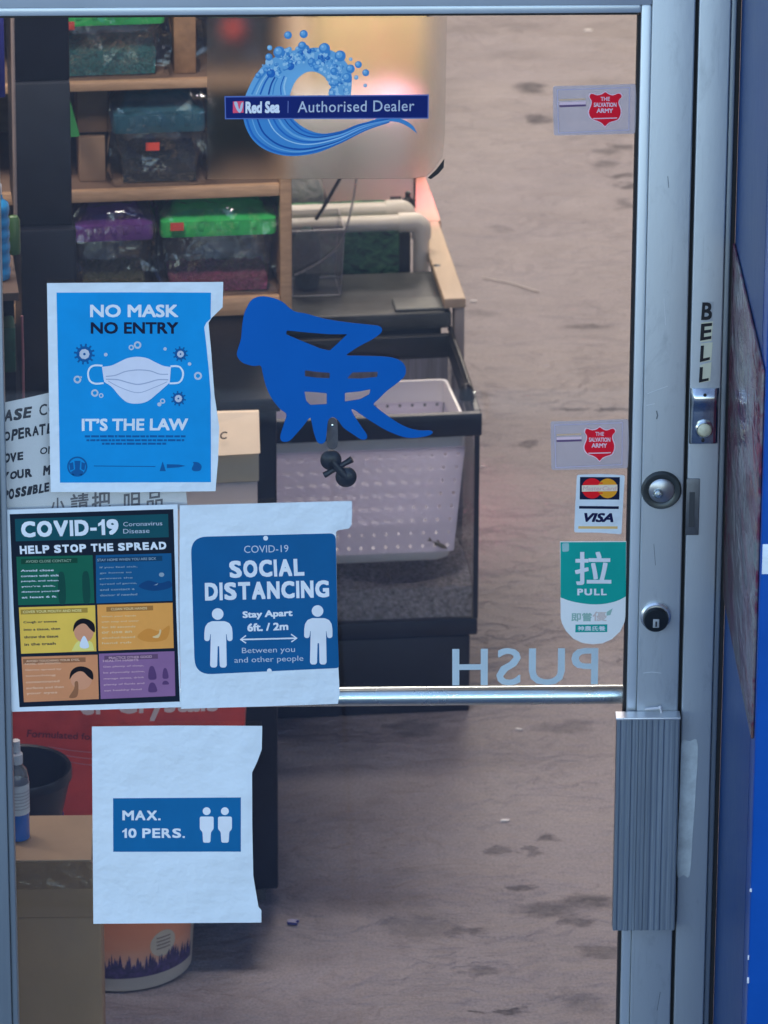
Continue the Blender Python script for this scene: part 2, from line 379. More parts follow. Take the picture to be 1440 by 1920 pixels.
plaster = M('plaster', (.55, .50, .47), .8, var=.08, scale=5, bump=.1)
struct(MB().box((-3.2, .0, -.2), (-3.0, 9.0, 2.85), plaster).build('left_wall'))
struct(MB().box((3.2, .0, -.2), (3.4, 9.0, 2.85), plaster).build('right_wall'))
struct(MB().box((-3.2, 9.0, -.2), (3.4, 9.2, 2.85), plaster).build('back_wall'))
struct(MB().box((-3.2, .08, 2.85), (3.4, 9.2, 3.05), plaster).build('ceiling'))

# ------------------------------------------------------------------ shop front and door
blue = M('blue_gloss_paint', ext(0, 72, 172), .30, var=.12, scale=5, bump=.05, bscale=40, coat=.3)
blue2 = M('dull_blue_paint', ext(24, 64, 130), .34, var=.12, scale=3, bump=.06, bscale=30, spec=.22)
white_chip = M('chipped_primer', (.7, .7, .72), .7)
alu = M('satin_aluminium', (.50, .545, .575), .42, metal=.55, var=.07, scale=5, stretch=(1, 1, .25), bump=.03, bscale=220, grime=(.31, .35, .38))
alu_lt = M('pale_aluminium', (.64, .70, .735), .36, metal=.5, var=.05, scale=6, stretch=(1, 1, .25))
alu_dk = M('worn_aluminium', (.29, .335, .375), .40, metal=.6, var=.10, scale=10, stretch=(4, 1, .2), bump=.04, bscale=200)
rubber = M('black_rubber', (.012, .012, .014), .6)
XR = .436
sf = thing('shop_front', (XR, -.45, 0), 'glossy blue painted shop front beside the aluminium door', 'shop front')
f = MB()
f.box((XR, -.452, -.17), (3.0, -.45+.06, 3.6), blue, bev=.004)
f.build('front_panel', sf)
f = MB()
f.box((XR, -.389, -.17), (XR+.05, -.002, 3.6), blue2)
f.build('side_panel', sf)
rr = random.Random(3)
for k in range(9):
    z = .62+rr.random()*.40; h = .002+.011*rr.random()**2; f = MB(); f.box((XR-.0009, -.4527, z), (XR+.0006+.0014*rr.random(), -.4505, z+h), white_chip, bev=.0005); f.build('paint_chip', sf)
f = MB(); f.box((-3.2, .0-.05, 2.12), (XR-.001, .08, 3.6), blue); f.build('header_panel', sf)
f = MB(); f.box((-3.2, -.05, -.17), (-.66, .08, 2.118), blue); f.build('wing_panel', sf)
# flat maroon and grey panel added in place of the side window
def crumple():
    m, t, b, o = new('crumpled_plastic'); v = coords(t, (1, .55, 1.1)); n = noise(t, v, 7, 5, .6, .8); n2 = noise(t, v, 26, 3, .5, 1.2); b.inputs['Specular IOR Level'].default_value = .25
    cr = ramp(t, n.outputs[0], [(.32, (.05, .05, .065)), (.43, (.17, .03, .065)), (.50, (.20, .18, .18)), (.57, (.15, .035, .07)), (.68, (.21, .16, .10))])
    L(t, cr.outputs[0], b.inputs['Base Color']); b.inputs['Roughness'].default_value = .12
    bp = nd(t, 'ShaderNodeBump'); bp.inputs['Strength'].default_value = .35; bp.inputs['Distance'].default_value = .012
    L(t, n2.outputs[0], bp.inputs['Height']); L(t, bp.outputs[0], b.inputs['Normal']); return m
tag(MB().box((XR-.004, -.44, 1.155), (XR-.0004, -.012, 1.635), crumple(), bev=.0015).build('window_stand_in'),
    'crumpled maroon and grey panel in place of a window in the blue side panel', 'window')
pl = onp(1430, 1020, (0, -.452, 0), Vector((0, 1, 0))); pb = onp(1432, 1076, (0, -.452, 0), Vector((0, 1, 0)))
paper = M('white_paper', (.745, .80, .82), .75, var=.045, scale=9, bump=.5, bscale=7, bdist=.03)
tag(MB().box((pl.x, -.4528, pb.z), (pl.x+.05, -.4523, pl.z), paper, bev=.0002).build('paper_label'), 'small white label on the bright blue front panel', 'label')

# door frame
FY = -.012
def X(px, y=900, Y=FY): return onY(px, y, Y).x
df = thing('door_frame', (.40, 0, 0), 'grey aluminium door jamb with the bell and letter stickers', 'door frame')
f = MB(); f.box((.3832, FY, -.02), (.4222, .06, 2.10), alu, bev=.002); f.box((.4224, FY+.006, -.02), (.4303, .06, 2.10), alu_dk, bev=.002); f.build('jamb', df)
f = MB(); f.box((.4304, -.004, -.02), (XR-.0004, .06, 2.115), rubber); f.build('seal', df)
f = MB(); f.box((-.62, FY, 2.04), (.3830, .06, 2.11), alu, bev=.002); f.build('head', df)
f = MB(); f.box((-.655, FY, -.02), (-.575, .06, 2.038), alu, bev=.002); f.build('jamb', df)
zt, zb = onY(1297, 897, FY).z, onY(1297, 1003, FY).z; xa, xb = X(1283, 950), X(1311, 950)
f = MB(); f.box((xa+.002, FY-.0015, zb), (xb, FY+.001, zt), M('dark_strike_metal', (.17, .18, .19), .45, metal=.6, var=.2, scale=60), bev=.001)
f.box((xa+.006, FY-.0022, zb+.012), (xb-.006, FY-.0012, zt-.018), M('strike_hole', (.05, .055, .06), .5)); f.build('strike_plate', df)
tag(MB().sheet(smooth([zoomed(1100, 1280, 3)(*p) for p in ((537,326),(580,330),(620,322),(626,420),(616,560),(608,700),(596,860),(579,1082),(545,1080),(510,1083),(514,860),(524,600),(530,420))], 3), M('old_tape', (.62, .67, .66), .7, var=.28, scale=30), FY-.0006, .0005).build('tape_strip'),
    'worn whitish strip of old tape on the grey jamb', 'tape strip')
# door leaf
dr = thing('shop_door', (0, 0, 0), 'silver aluminium shop door with a large glass pane', 'door')
GT = 1.934; GL, GR = -.477, .3126
f = MB(); f.box((.3256, FY, .01), (.3785, .035, 2.036), alu, bev=.002); f.build('stile', dr)
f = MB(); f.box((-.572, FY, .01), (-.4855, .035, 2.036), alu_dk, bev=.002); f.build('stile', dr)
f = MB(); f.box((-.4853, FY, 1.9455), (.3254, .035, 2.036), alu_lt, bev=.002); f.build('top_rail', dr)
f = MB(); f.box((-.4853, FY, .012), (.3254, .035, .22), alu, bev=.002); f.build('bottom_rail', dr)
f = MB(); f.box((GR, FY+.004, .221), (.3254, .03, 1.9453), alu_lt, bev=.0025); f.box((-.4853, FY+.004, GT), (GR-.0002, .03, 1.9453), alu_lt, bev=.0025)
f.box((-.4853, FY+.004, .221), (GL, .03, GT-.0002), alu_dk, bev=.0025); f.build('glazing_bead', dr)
f = MB(); f.box((GR-.0035, -.003, .222), (GR-.0002, .02, GT-.004), rubber); f.box((GL, -.003, GT-.0035), (GR-.004, .02, GT-.0002), rubber); f.build('gasket', dr)
f = MB(); f.box((.3786, .0, .01), (.3831, .05, 2.036), rubber); f.build('edge_seal', dr)
glass = clear('pane_glass', (.97, .985, .98), .0, ior=1.5, bump=.004, bscale=2.2, haze=.010, hazecol=(.50, .52, .78))
f = MB(); f.box((-.4845, 0, .225), (.3135, .006, GT+.006), glass); f.build('glass_pane', dr)
chrome = M('chrome', (.84, .97, .91), .27, metal=1, var=.03)
zbar = onY(900, 1304, .06).z
f = MB(); f.tube([(-.47, .06, zbar), (.325, .06, zbar)], .0125, chrome, 24)
pb_ = f.build('push_bar', dr)
# latch guard
gz = zoomed(0, 0, 1); GY = FY-.019
gx0, gx1 = X(1153, 1545, GY), X(1270, 1545, GY); gz1, gz0 = onY(1215, 1346, GY).z, onY(1207, 1744, GY).z
prof = []
N_ = 13
rr = random.Random(12); cuts = [0]
for i in range(N_): cuts.append(cuts[-1]+rr.uniform(.55, 1.6))
for i in range(N_):
    a = gx0+(gx1-gx0)*cuts[i]/cuts[-1]; s_ = (gx1-gx0)*(cuts[i+1]-cuts[i])/cuts[-1]; d = rr.uniform(.0002, .0017)
    prof += [(a+.0004, GY), (a+s_*.22, GY-d), (a+s_*.62, GY-d), (a+s_*.86, GY)]
prof = [(gx0, FY-.001), (gx0, GY)]+prof+[(gx1, GY), (gx1, FY-.001)]
f = MB(); f.rings([[Vector((x, y, z)) for x, y in prof] for z in (gz0, gz1)], M('ribbed_aluminium', (.32, .37, .415), .38, metal=.65, var=.16, scale=22, stretch=(3, 1, .12), bump=.08, bscale=120), True, False)
lg = f.build('latch_guard', dr)
f = MB(); f.box((gx0-.0015, GY-.003, gz1-.0018), (gx1+.0006, FY-.001, gz1+.0012), M('bright_edge', (.75, .77, .78), .3, metal=.6), bev=.0006); f.build('guard_edge', lg)
f = MB(); h0 = onY(1243, 1344, FY-.006); h1 = onY(1238, 1327, FY-.006); h2 = onY(1209, 1330, FY-.006)
f.tube([h0, h1], .0017, white_chip, 8); f.tube([h1, h2], .0017, white_chip, 8); f.lathe([(0, -.002), (.0022, -.001), (.0022, .002), (0, .003)], h1, white_chip, 10); f.build('hook', lg)
f = MB(); scm = M('scratch_dark', (.16, .19, .21), .6); scl = M('scratch_pale', (.66, .70, .72), .5)
for pts, wd, m_ in (([(1231, 770), (1233, 779), (1231, 786)], 2.6, scm), ([(1214, 738), (1232, 731), (1252, 724)], 1.2, scl), ([(1212, 760), (1228, 757)], 1.3, scl), ([(1206, 1262), (1222, 1260), (1240, 1262)], 1.4, scl), ([(1245, 560), (1248, 610)], 1.0, scl), ([(1226, 1020), (1229, 1060)], 1.0, scm), ([(1238, 1860), (1232, 1895)], 1.1, scm), ([(1252, 330), (1254, 352)], 1.2, scm)):
    f.px(stroke(pts, wd), m_, FY-.0002)
o_s = f.build('surface_scratch', dr); o_s['kind'] = 'stuff'
# locks
def lock(px, py, name, dark):
    c = onY(px, py, FY); f = MB()
    if dark:
        f.lathe([(.0195, -.001), (.0195, .004), (.017, .006)], c, M('lock_collar', (.72, .74, .75), .25, metal=.8), 36, 'y'); o = f.build(name, dr)
        c2 = c+Vector((.0, 0, -.0022)); f = MB(); f.lathe([(.0165, .002), (.0165, .010), (.0150, .0125), (.0, .013)], c2, M('lock_black', (.02, .025, .03), .18, metal=.4), 32, 'y'); f.build('cylinder', o)
        f = MB(); f.box((c2.x-.004, c2.y-.0142, c2.z-.009), (c2.x+.004, c2.y-.0125, c2.z+.003), M('key_plug', (.35, .37, .38), .25, metal=.9), bev=.001); f.box((c2.x-.001, c2.y-.0147, c2.z-.007), (c2.x+.001, c2.y-.0140, c2.z), rubber); f.build('key_slot', o)
    else:
        f.lathe([(.0255, -.001), (.0255, .003), (.0235, .0055), (.0185, .0055), (.0165, .004), (.0165, .002)], c, M('lock_ring', (.07, .08, .08), .35, metal=.5), 40, 'y'); o = f.build(name, dr)
        f = MB(); f.lathe([(.0163, .001), (.0163, .0042), (.014, .006), (0, .0065)], c, M('lock_face', (.45, .47, .49), .32, metal=.8), 32, 'y'); f.build('cylinder', o)
        f = MB(); f.lathe([(.006, .006), (.006, .010), (.004, .0125), (0, .013)], c+Vector((-.0045, 0, -.002)), chrome, 20, 'y'); f.box((c.x-.012, c.y-.0085, c.z-.006), (c.x-.001, c.y-.006, c.z-.004), M('key_plug', (.35, .37, .38)), bev=.0006); f.build('key_slot', o)
lock(1240, 918, 'deadlock', False); lock(1229, 1154, 'lock_cylinder', True)
# bell
bp_ = thing('doorbell', onY(1321, 832, FY), 'chrome doorbell with a cream push button on the jamb', 'doorbell')
bx0, bx1 = X(1293, 780), X(1347, 780); bz1, bz0 = onY(1320, 727, FY).z, onY(1320, 831, FY).z
f = MB(); m_ch = M('bell_chrome', (.62, .65, .66), .17, metal=1, var=.08, scale=30)
bw = bx1-bx0; zz = [(bz0, .003), (bz0+.002, .006), (bz0+.012, .0075), (bz1-.030, .0085), (bz1-.022, .0085), (bz1-.019, .0105), (bz1-.010, .0115), (bz1-.005, .009), (bz1, .003)]
rings = []
for z, d in zz:
    o_ = rnd([(bx0, FY), (bx0+.004, FY-d), (bx1-.004, FY-d), (bx1, FY)], [0, .003, .003, 0], 4); rings.append([Vector((x, y, z)) for x, y in o_])
f.rings(rings, m_ch); f.build('plate', bp_)
bc = onY(1320, 804, FY-.008)
f = MB(); f.lathe([(.0115, -.001), (.0115, .003), (.0095, .0045), (.0085, .003)], bc, m_ch, 32, 'y'); f.build('button_ring', bp_)
f = MB(); f.lathe([(.0084, .001), (.0084, .0035), (.006, .0052), (0, .0058)], bc, M('cream_plastic', (.72, .70, .50), .35), 28, 'y'); f.build('button', bp_)
for q in (onY(1322, 741, FY-.0115), onY(1318, 826, FY-.0078)): f = MB(); f.lathe([(.0021, -.001), (.0021, .0006), (0, .0008)], q, rubber, 12, 'y'); f.build('screw', bp_)
# letter stickers
zb5 = zoomed(1140, 500, 4.8); black = M('black_print', (.012, .012, .015), .6); cream = M('cream_vinyl', (.70, .70, .52), .55)
LT = [('B', (850,322),(945,322),(932,480),(838,480), None, 'black letter B sticker, topmost above the doorbell'),
      ('E', (838,515),(938,505),(928,650),(828,668), ((840,505),(945,492),(932,668),(832,680)), 'cream letter E sticker below the letter B'),
      ('L', (835,712),(925,705),(915,838),(826,860), ((838,692),(942,682),(930,845),(832,862)), 'cream letter L sticker right below the letter E'),
      ('L', (826,905),(915,900),(905,1025),(818,1045), ((830,888),(932,858),(920,1030),(824,1045)), 'lowest letter L sticker, just above the doorbell')]
for ch, a, b, c, d, tile, lab in LT:
    f = MB(); q = [zb5(*p) for p in (a, b, c, d)]; tq = [zb5(*p) for p in (tile or [(846,318),(950,318),(938,486),(834,486)])]
    f.sheet(tq, cream if tile else M('clear_vinyl', (.42, .45, .47), .4), FY-.0006, .0005); f.txt(ch, q, black, FY-.0009, .03)
    tag(f.build('letter_sticker'), lab, 'letter sticker', 'letter stickers spelling BELL on the jamb')
# ------------------------------------------------------------------ papers, stickers and vinyl on the glass
SY, ST = -.0012, .0009                 # front of the sheets, their thickness; prints lie 0.2 mm apart
def P(i): return SY-.0002*i
def ink(name, *c, rough=.6): return M(name, ext(*c), rough, var=.07, scale=16, bump=.05, bscale=18, spec=.2)
navy = ink('navy_ink', 12, 25, 62); white = ink('white_ink', 178, 214, 246); pale = ink('pale_ink', 150, 185, 222)
def words_px(f, lines, mat, Y, bold=0.0):
    for st, q in lines: f.txt(st, q, mat, Y, bold)
# --- no mask poster
z1 = zoomed(80, 520, 4.114)
cy = ink('cyan_ink', 0, 136, 222); cyd = ink('deep_cyan_ink', 8, 84, 158); mgrey = ink('mask_shade', 128, 160, 205); mwhite = ink('mask_white', 172, 205, 244)
f = MB(); f.sheet([(88, 531), (418.5, 529), (417.5, 576), (397, 596), (391, 605), (396, 660), (402, 740), (411, 800), (409, 860), (404, 921), (250, 923), (95, 922.5)], paper, SY, ST)
p1 = tag(f.build('mask_poster'), 'cyan NO MASK NO ENTRY poster with a white face mask', 'poster')
f = MB()
f.px([z1(*p) for p in ((107,118),(700,116),(1298,118),(1296,318),(1262,350),(1246,384),(1262,520),(1282,720),(1296,900),(1298,1300),(1298,1580),(700,1582),(134,1584),(122,900))], cy, P(1))
f.txt('NO MASK', (z1(366,210), z1(1047,308)), white, P(2), .032); f.txt('NO ENTRY', (z1(371,345), z1(1046,436)), navy, P(2), .032)
f.txt("IT’S THE LAW", [z1(*p) for p in ((302,1090),(1122,1088),(1118,1180),(302,1186))], white, P(2), .036)
rr = random.Random(17)                  # three lines of print too small to read
for a, b_, y in ((325, 1102, 1219), (338, 1092, 1249), (458, 965, 1276)):
    x = a
    while x < b_-8:
        w_ = min(rr.uniform(18, 62), b_-x); f.px([z1(x, y+rr.uniform(-1, 1)), z1(x+w_, y), z1(x+w_, y+15), z1(x, y+15)], cyd, P(2)); x += w_+8
for x, y, r_, c, n in ((322, 592, 60, 40, 12), (1063, 592, 44, 27, 10), (1047, 935, 44, 29, 10)):
    f.px([z1(*p) for p in ell(x, y, r_)], cyd, P(2)); f.px([z1(*p) for p in ell(x, y, c, n=9)], pale, P(3))
    for k in range(n):
        a = 2*math.pi*(k+.3)/n; u_ = (math.cos(a), math.sin(a)); f.px([z1(*p) for p in stroke([(x+u_[0]*r_*.8, y+u_[1]*r_*.8), (x+u_[0]*r_*1.34, y+u_[1]*r_*1.34)], r_*.24)], cyd, P(2)-.00003)
    f.px([z1(*p) for p in ell(x, y, c*.25, n=8)], cyd, P(4))
for x, y, r_ in ((732,522,29),(684,541,21),(1198,760,31),(268,788,30),(402,892,29),(451,912,18),(925,955,20)):
    f.pfill([[z1(*p) for p in ell(x, y, r_, n=20)], [z1(*p) for p in ell(x, y, r_*.52, n=14)]], pale, P(2))
for x, y, r_ in ((487,596,14),(944,552,13),(1133,668,14),(900,980,16),(295,770,8)): f.px([z1(*p) for p in ell(x, y, r_, n=12)], pale, P(2))
f.pfill([[z1(*p) for p in ell(267, 1460, 78)], [z1(*p) for p in ell(267, 1460, 66)]], cyd, P(2)); f.px([z1(*p) for p in ((245,1415),(292,1415),(285,1480),(315,1500),(300,1525),(232,1525),(220,1500),(250,1480))], cyd, P(2))
f.px([z1(*p) for p in ((205,1435),(235,1425),(240,1480),(212,1490))], pale if 0 else cyd, P(2)); f.px([z1(*p) for p in ((300,1425),(330,1435),(322,1490),(298,1480))], cyd, P(2))
f.px([z1(*p) for p in ((395,1452),(870,1456),(870,1462),(395,1458))], cyd, P(2)); f.px([z1(*p) for p in ((925,1420),(950,1495),(902,1495))], cyd, P(2))
f.px([z1(*p) for p in ((958,1442),(1050,1444),(1104,1454),(1050,1466),(958,1472))], cyd, P(2)); f.px([z1(*p) for p in smooth([(1150,1478),(1165,1440),(1160,1425),(1200,1428),(1225,1455),(1215,1490),(1170,1495)], 3)], cyd, P(2))
pn = f.build('printed_panel', p1)
f = MB()
for loop in ([(462,682),(400,680),(362,702),(350,750),(366,800),(408,820),(470,816)], [(986,686),(1050,688),(1080,725),(1078,775),(1048,812),(978,818)]):
    f.pfill([[z1(*p) for p in stroke(smooth(loop, 5, False), 14)]], white, P(2))
top = smooth([(457,690),(530,680),(600,648),(660,622),(735,613),(805,624),(870,655),(930,682),(990,692)], 5, False)
bot = smooth([(980,812),(940,848),(880,900),(810,955),(735,974),(655,965),(595,918),(535,848),(474,806)], 5, False)
f.px([z1(*p) for p in top+bot], mwhite, P(3))
for ln, wd in (([(488,764),(560,756),(640,726),(735,714),(830,722),(900,746),(968,748)], 7), ([(488,786),(580,790),(660,812),(735,826),(810,812),(890,790),(968,790)], 8), ([(505,800),(600,850),(735,890),(860,850),(960,806)], 5)):
    f.px([z1(*p) for p in stroke(smooth(ln, 5, False), wd)], mgrey, P(4))
f.build('mask_picture', pn)
# --- covid poster
z2 = zoomed(0, 940, 4.235)
p2 = tag(MB().sheet([(12.8, 956), (333, 945.8), (335, 1150), (339.3, 1326), (180, 1331), (22, 1334.5), (16, 1100)], paper, SY, ST).build('covid_poster'), 'dark COVID-19 help stop the spread poster with six coloured boxes', 'poster')
f = MB(); f.px([z2(*p) for p in ((77,102),(1376,62),(1400,900),(1428,1590),(155,1635),(110,900))], ink('dark_poster_ink', 10, 26, 48), P(1))
f.px([z2(*p) for p in ((118,140),(1335,100),(1340,285),(125,318))], ink('teal_header_ink', 8, 72, 92), P(2))
f.heavy('COVID-19', [z2(*p) for p in ((166,160),(938,140),(944,264),(170,288))], white, P(3), .055, .10)
f.txt('Coronavirus', [z2(*p) for p in ((978,165),(1288,157),(1289,190),(979,199))], pale, P(3)); f.txt('Disease', [z2(*p) for p in ((978,220),(1186,215),(1187,250),(979,256))], pale, P(3))
f.heavy('HELP STOP THE SPREAD', [z2(*p) for p in ((155,354),(1318,320),(1322,380),(160,420))], white, P(3), .06, .14)
f.build('printed_panel', p2)
BX = [('green', (4, 94, 82), ((130,440),(735,428),(750,808),(145,825)), 'AVOID CLOSE CONTACT', .12, .72, ['Avoid close', 'contact with sick', 'people, and when', 'you’re sick,', 'distance yourself', 'at least 6 ft'], white, (.05, .27), .5),
      ('blue', (0, 82, 150), ((760,428),(1360,412),(1370,790),(765,810)), 'STAY HOME WHEN YOU ARE SICK', .02, .80, ['If you feel sick,', 'go home to', 'prevent the', 'spread of germs,', 'and contact a', 'doctor if needed'], white, (.05, .24), .5),
      ('yellow', (198, 184, 76), ((150,842),(755,825),(765,1190),(168,1210)), 'COVER YOUR MOUTH AND NOSE', .05, .82, ['Cough or sneeze', 'into a tissue, then', 'throw the tissue', 'in the trash'], navy, (.05, .30), .48),
      ('orange', (196, 152, 76), ((772,822),(1370,805),(1380,1165),(782,1188)), 'CLEAN YOUR HANDS', .18, .66, ['Wash your hands', 'with soap and water', 'for 20 seconds', 'or use an', 'alcohol-based', 'hand rub'], white, (.05, .24), .5),
      ('tan', (176, 132, 98), ((170,1235),(775,1218),(785,1570),(190,1595)), 'AVOID TOUCHING YOUR EYES,', .06, .76, ['NOSE, OR MOUTH', 'Germs spread by', 'touching', 'contaminated', 'surfaces and then', 'your eyes'], white, (.04, .14), .5),
      ('purple', (112, 92, 156), ((785,1210),(1385,1190),(1392,1545),(800,1570)), 'PRACTICE OTHER GOOD', .13, .70, ['HEALTH HABITS', 'Get plenty of sleep,', 'be physically active,', 'manage stress, drink', 'plenty of fluids and', 'eat healthy food'], white, (.05, .14), .55)]
for nm, c, q, ttl, tx0, tx1, lines, tm, (lx, ly), lw in BX:
    tl, tr, br, bl = [Vector(z2(*p)) for p in q]
    def B(a, b): v = (tl*(1-a)+tr*a)*(1-b)+(bl*(1-a)+br*a)*b; return (v.x, v.y)
    def BQ(a0, b0, a1, b1): return [B(a0, b0), B(a1, b0), B(a1, b1), B(a0, b1)]
    c = [x*.86+.14*(sum(c)/3)*.95 for x in c]; f = MB(); f.px([B(0, 0), B(1, 0), B(1, 1), B(0, 1)], ink(nm+'_box_ink', *c), P(2))
    dk = ink(nm+'_band_ink', *[x*.72 for x in c]); lt = ink(nm+'_light_ink', *[min(255, x*.55+105) for x in c])
    f.px(BQ(max(.02, tx0-.06), .05, min(.98, tx1+.08), .155), dk, P(2)-.00008)
    f.txt(ttl, BQ(tx0, .075, tx1, .13), lt, P(3), .02)
    n = len(lines); st = (.93-ly)/n
    for k, ln in enumerate(lines): f.txt(ln, BQ(lx, ly+st*k, lx+lw*(.62+.38*len(ln)/max(map(len, lines))), ly+st*k+st*.38), tm if nm in ('green', 'yellow') else lt, P(3), .02)
    if nm in ('yellow', 'tan'):
        skin = ink(nm+'_skin_ink', 172, 140, 120); hair = ink('hair_ink', 14, 16, 28)
        X0, X1, Y0, Y1 = (.70, .985, .30, .98) if nm == 'yellow' else (.62, .93, .27, .95)
        A = lambda a, b: B(X0+(X1-X0)*a, Y0+(Y1-Y0)*b)
        if nm == 'yellow': f.px([A(*p) for p in smooth([(-.1, 1), (.15, .72), (.5, .66), (.85, .74), (.95, 1)], 4, False)], ink('pale_shirt_ink', 214, 206, 130), P(2)-.00006)
        f.px([A(*p) for p in ell(.5, .38, .46, .36)], skin, P(2)-.00012)
        f.px([A(*p) for p in smooth([(0, .38), (.08, .12), (.35, -.02), (.7, 0), (.98, .16), (1, .42), (.8, .32), (.6, .16), (.38, .14), (.15, .24)], 4)], hair, P(3))
        if nm == 'yellow': f.px([A(*p) for p in smooth([(.5, .52), (.72, .86), (.5, .93), (.28, .84)], 4)], white, P(3))
        else: f.px([A(*p) for p in smooth([(.22, .48), (.36, .50), (.30, .95), (-.05, .98), (.18, .7)], 4)], dk, P(3))
    elif nm == 'green':
        for a in (.58, .9): f.px([B(*p) for p in smooth([(a-.035, .36), (a+.03, .35), (a+.05, .6), (a+.04, .97), (a-.04, .97), (a-.05, .6)], 3)], ink('green_figure_ink', 4, 66, 66), P(2)-.00006)
    elif nm == 'blue':
        f.px([B(*p) for p in smooth([(.56, .68), (.68, .56), (.84, .62), (.97, .58), (.98, .72), (.75, .78)], 4)], ink('bed_ink', 0, 60, 118), P(2)-.00006); f.px([B(*p) for p in ell(.865, .445, .035, .045)], lt, P(3)); f.px([B(*p) for p in ((.76, .66), (.82, .62), (.8, .66))], lt, P(3))
    elif nm == 'orange':
        f.px([B(*p) for p in smooth([(.52, .72), (.66, .55), (.82, .62), (.95, .5), (.9, .8), (.66, .84)], 4)], ink('hand_ink', 176, 134, 66), P(2)-.00006); f.px([B(*p) for p in smooth([(.72, .74), (.80, .68), (.82, .58), (.84, .62), (.80, .76)], 4)], lt, P(3))
    else:
        for a, b, rx, ry in ((.70, .48, .055, .14), (.875, .50, .04, .11), (.70, .80, .06, .10), (.875, .70, .045, .04)): f.px([B(*p) for p in smooth([(a-rx, b+ry*.7), (a-rx*.6, b-ry), (a+rx*.4, b-ry), (a+rx, b+ry*.7), (a, b+ry)], 4)], ink('food_ink', 72, 58, 112), P(3))
    f.build('information_box', p2)
# --- social distancing poster
z3 = zoomed(330, 930, 4.235)
f = MB(); f.sheet([z3(*p) for p in ((30,75),(700,58),(1396,40),(1398,150),(1393,228),(1374,258),(1330,264),(1285,272),(1270,288),(1272,420),(1284,1100),(1290,1380),(1300,1560),(1286,1650),(660,1672),(40,1690),(26,900))], paper, SY-.0008, ST)
p3 = tag(f.build('distancing_poster'), 'white sheet with a blue SOCIAL DISTANCING sign and two figures', 'poster')
D = -.0008
f = MB(); f.px(rnd([z3(*p) for p in ((117,326),(1268,296),(1284,1100),(1294,1366),(150,1420))], [30, 12, 0, 6, 32], 8), ink('sign_blue_ink', 2, 84, 150), P(1)+D)
for x, y in ((712, 335), (741, 1388)): f.px([z3(*p) for p in ell(x, y, 19)], white, P(2)+D)
for st, q, bd, mt in (('COVID-19', ((540,395),(891,388),(894,445),(541,453)), 0, pale), ('SOCIAL', ((420,515),(1015,497),(1020,632),(428,652)), .07, white), ('DISTANCING', ((228,690),(1213,668),(1217,804),(231,831)), .07, white),
                      ('Stay Apart', ((528,916),(925,900),(926,968),(530,985)), .04, white), ('6ft. / 2m', ((565,1012),(891,1003),(892,1064),(567,1077)), .04, white),
                      ('Between you', ((523,1206),(944,1194),(945,1252),(525,1262)), 0, pale), ('and other people', ((462,1282),(1011,1266),(1012,1322),(465,1338)), 0, pale)):
    if bd > .05: f.heavy(st, [z3(*p) for p in q], mt, P(2)+D, .05, .11)
    else: f.txt(st, [z3(*p) for p in q], mt, P(2)+D, bd)
f.pfill([[z3(*p) for p in stroke([(512,1140),(958,1129)], 12)]], white, P(2)+D)
for pts in ([(556,1108),(512,1140),(556,1168)], [(914,1098),(960,1129),(916,1158)]): f.px([z3(*p) for p in stroke(pts, 11)], white, P(2)+D-.00004)
sg = f.build('blue_sign', p3)
for dx, dy in ((0, 0), (793, -24)):
    f = MB(); f.px([z3(*p) for p in ell(331+dx, 937+dy, 46)], white, P(2)+D)
    half = [(0,994),(50,994),(85,1008),(106,1040),(112,1085),(112,1140),(100,1152),(80,1152),(70,1142),(64,1096),(61,1096),(63,1200),(66,1346),(54,1362),(22,1362),(10,1350),(6,1192)]
    o_ = [(337+x, y) for x, y in half]+[(337-x, y) for x, y in half[::-1][:-1]]
    f.px([z3(x+dx, y+dy) for x, y in rnd(o_, 7, 2)], white, P(2)+D); f.build('person_figure', sg)
# --- occupancy sheet
z4 = zoomed(0, 1300, 2.571)
f = MB(); f.sheet([z4(*p) for p in ((443,161),(850,156),(1264,158),(1262,270),(1240,330),(1215,382),(1216,640),(1221,880),(1234,960),(1246,1030),(1260,1046),(1260,1105),(850,1108),(450,1111),(446,600))], paper, SY, ST)
p4 = tag(f.build('occupancy_sheet'), 'white sheet with a small blue MAX. 10 PERS. panel', 'sign')
f = MB(); f.px([z4(*p) for p in ((545,506),(1161,502),(1161,763),(546,764))], ink('panel_blue_ink', 2, 94, 162), P(1))
f.heavy('MAX.', (z4(590,565), z4(774,612)), white, P(2), .045, .10); f.heavy('10 PERS.', (z4(590,651), z4(891,697)), white, P(2), .045, .13)
bp4 = f.build('blue_panel', p4)
for dx in (0, 88):
    f = MB(); f.px([z4(*p) for p in ell(996+dx, 568, 19)], white, P(2))
    f.px([z4(x+dx, y) for x, y in rnd([(963,594),(1030,594),(1030,655),(1017,668),(1014,720),(979,720),(976,668),(963,655)], 9, 4)], white, P(2)); f.build('person_figure', bp4)
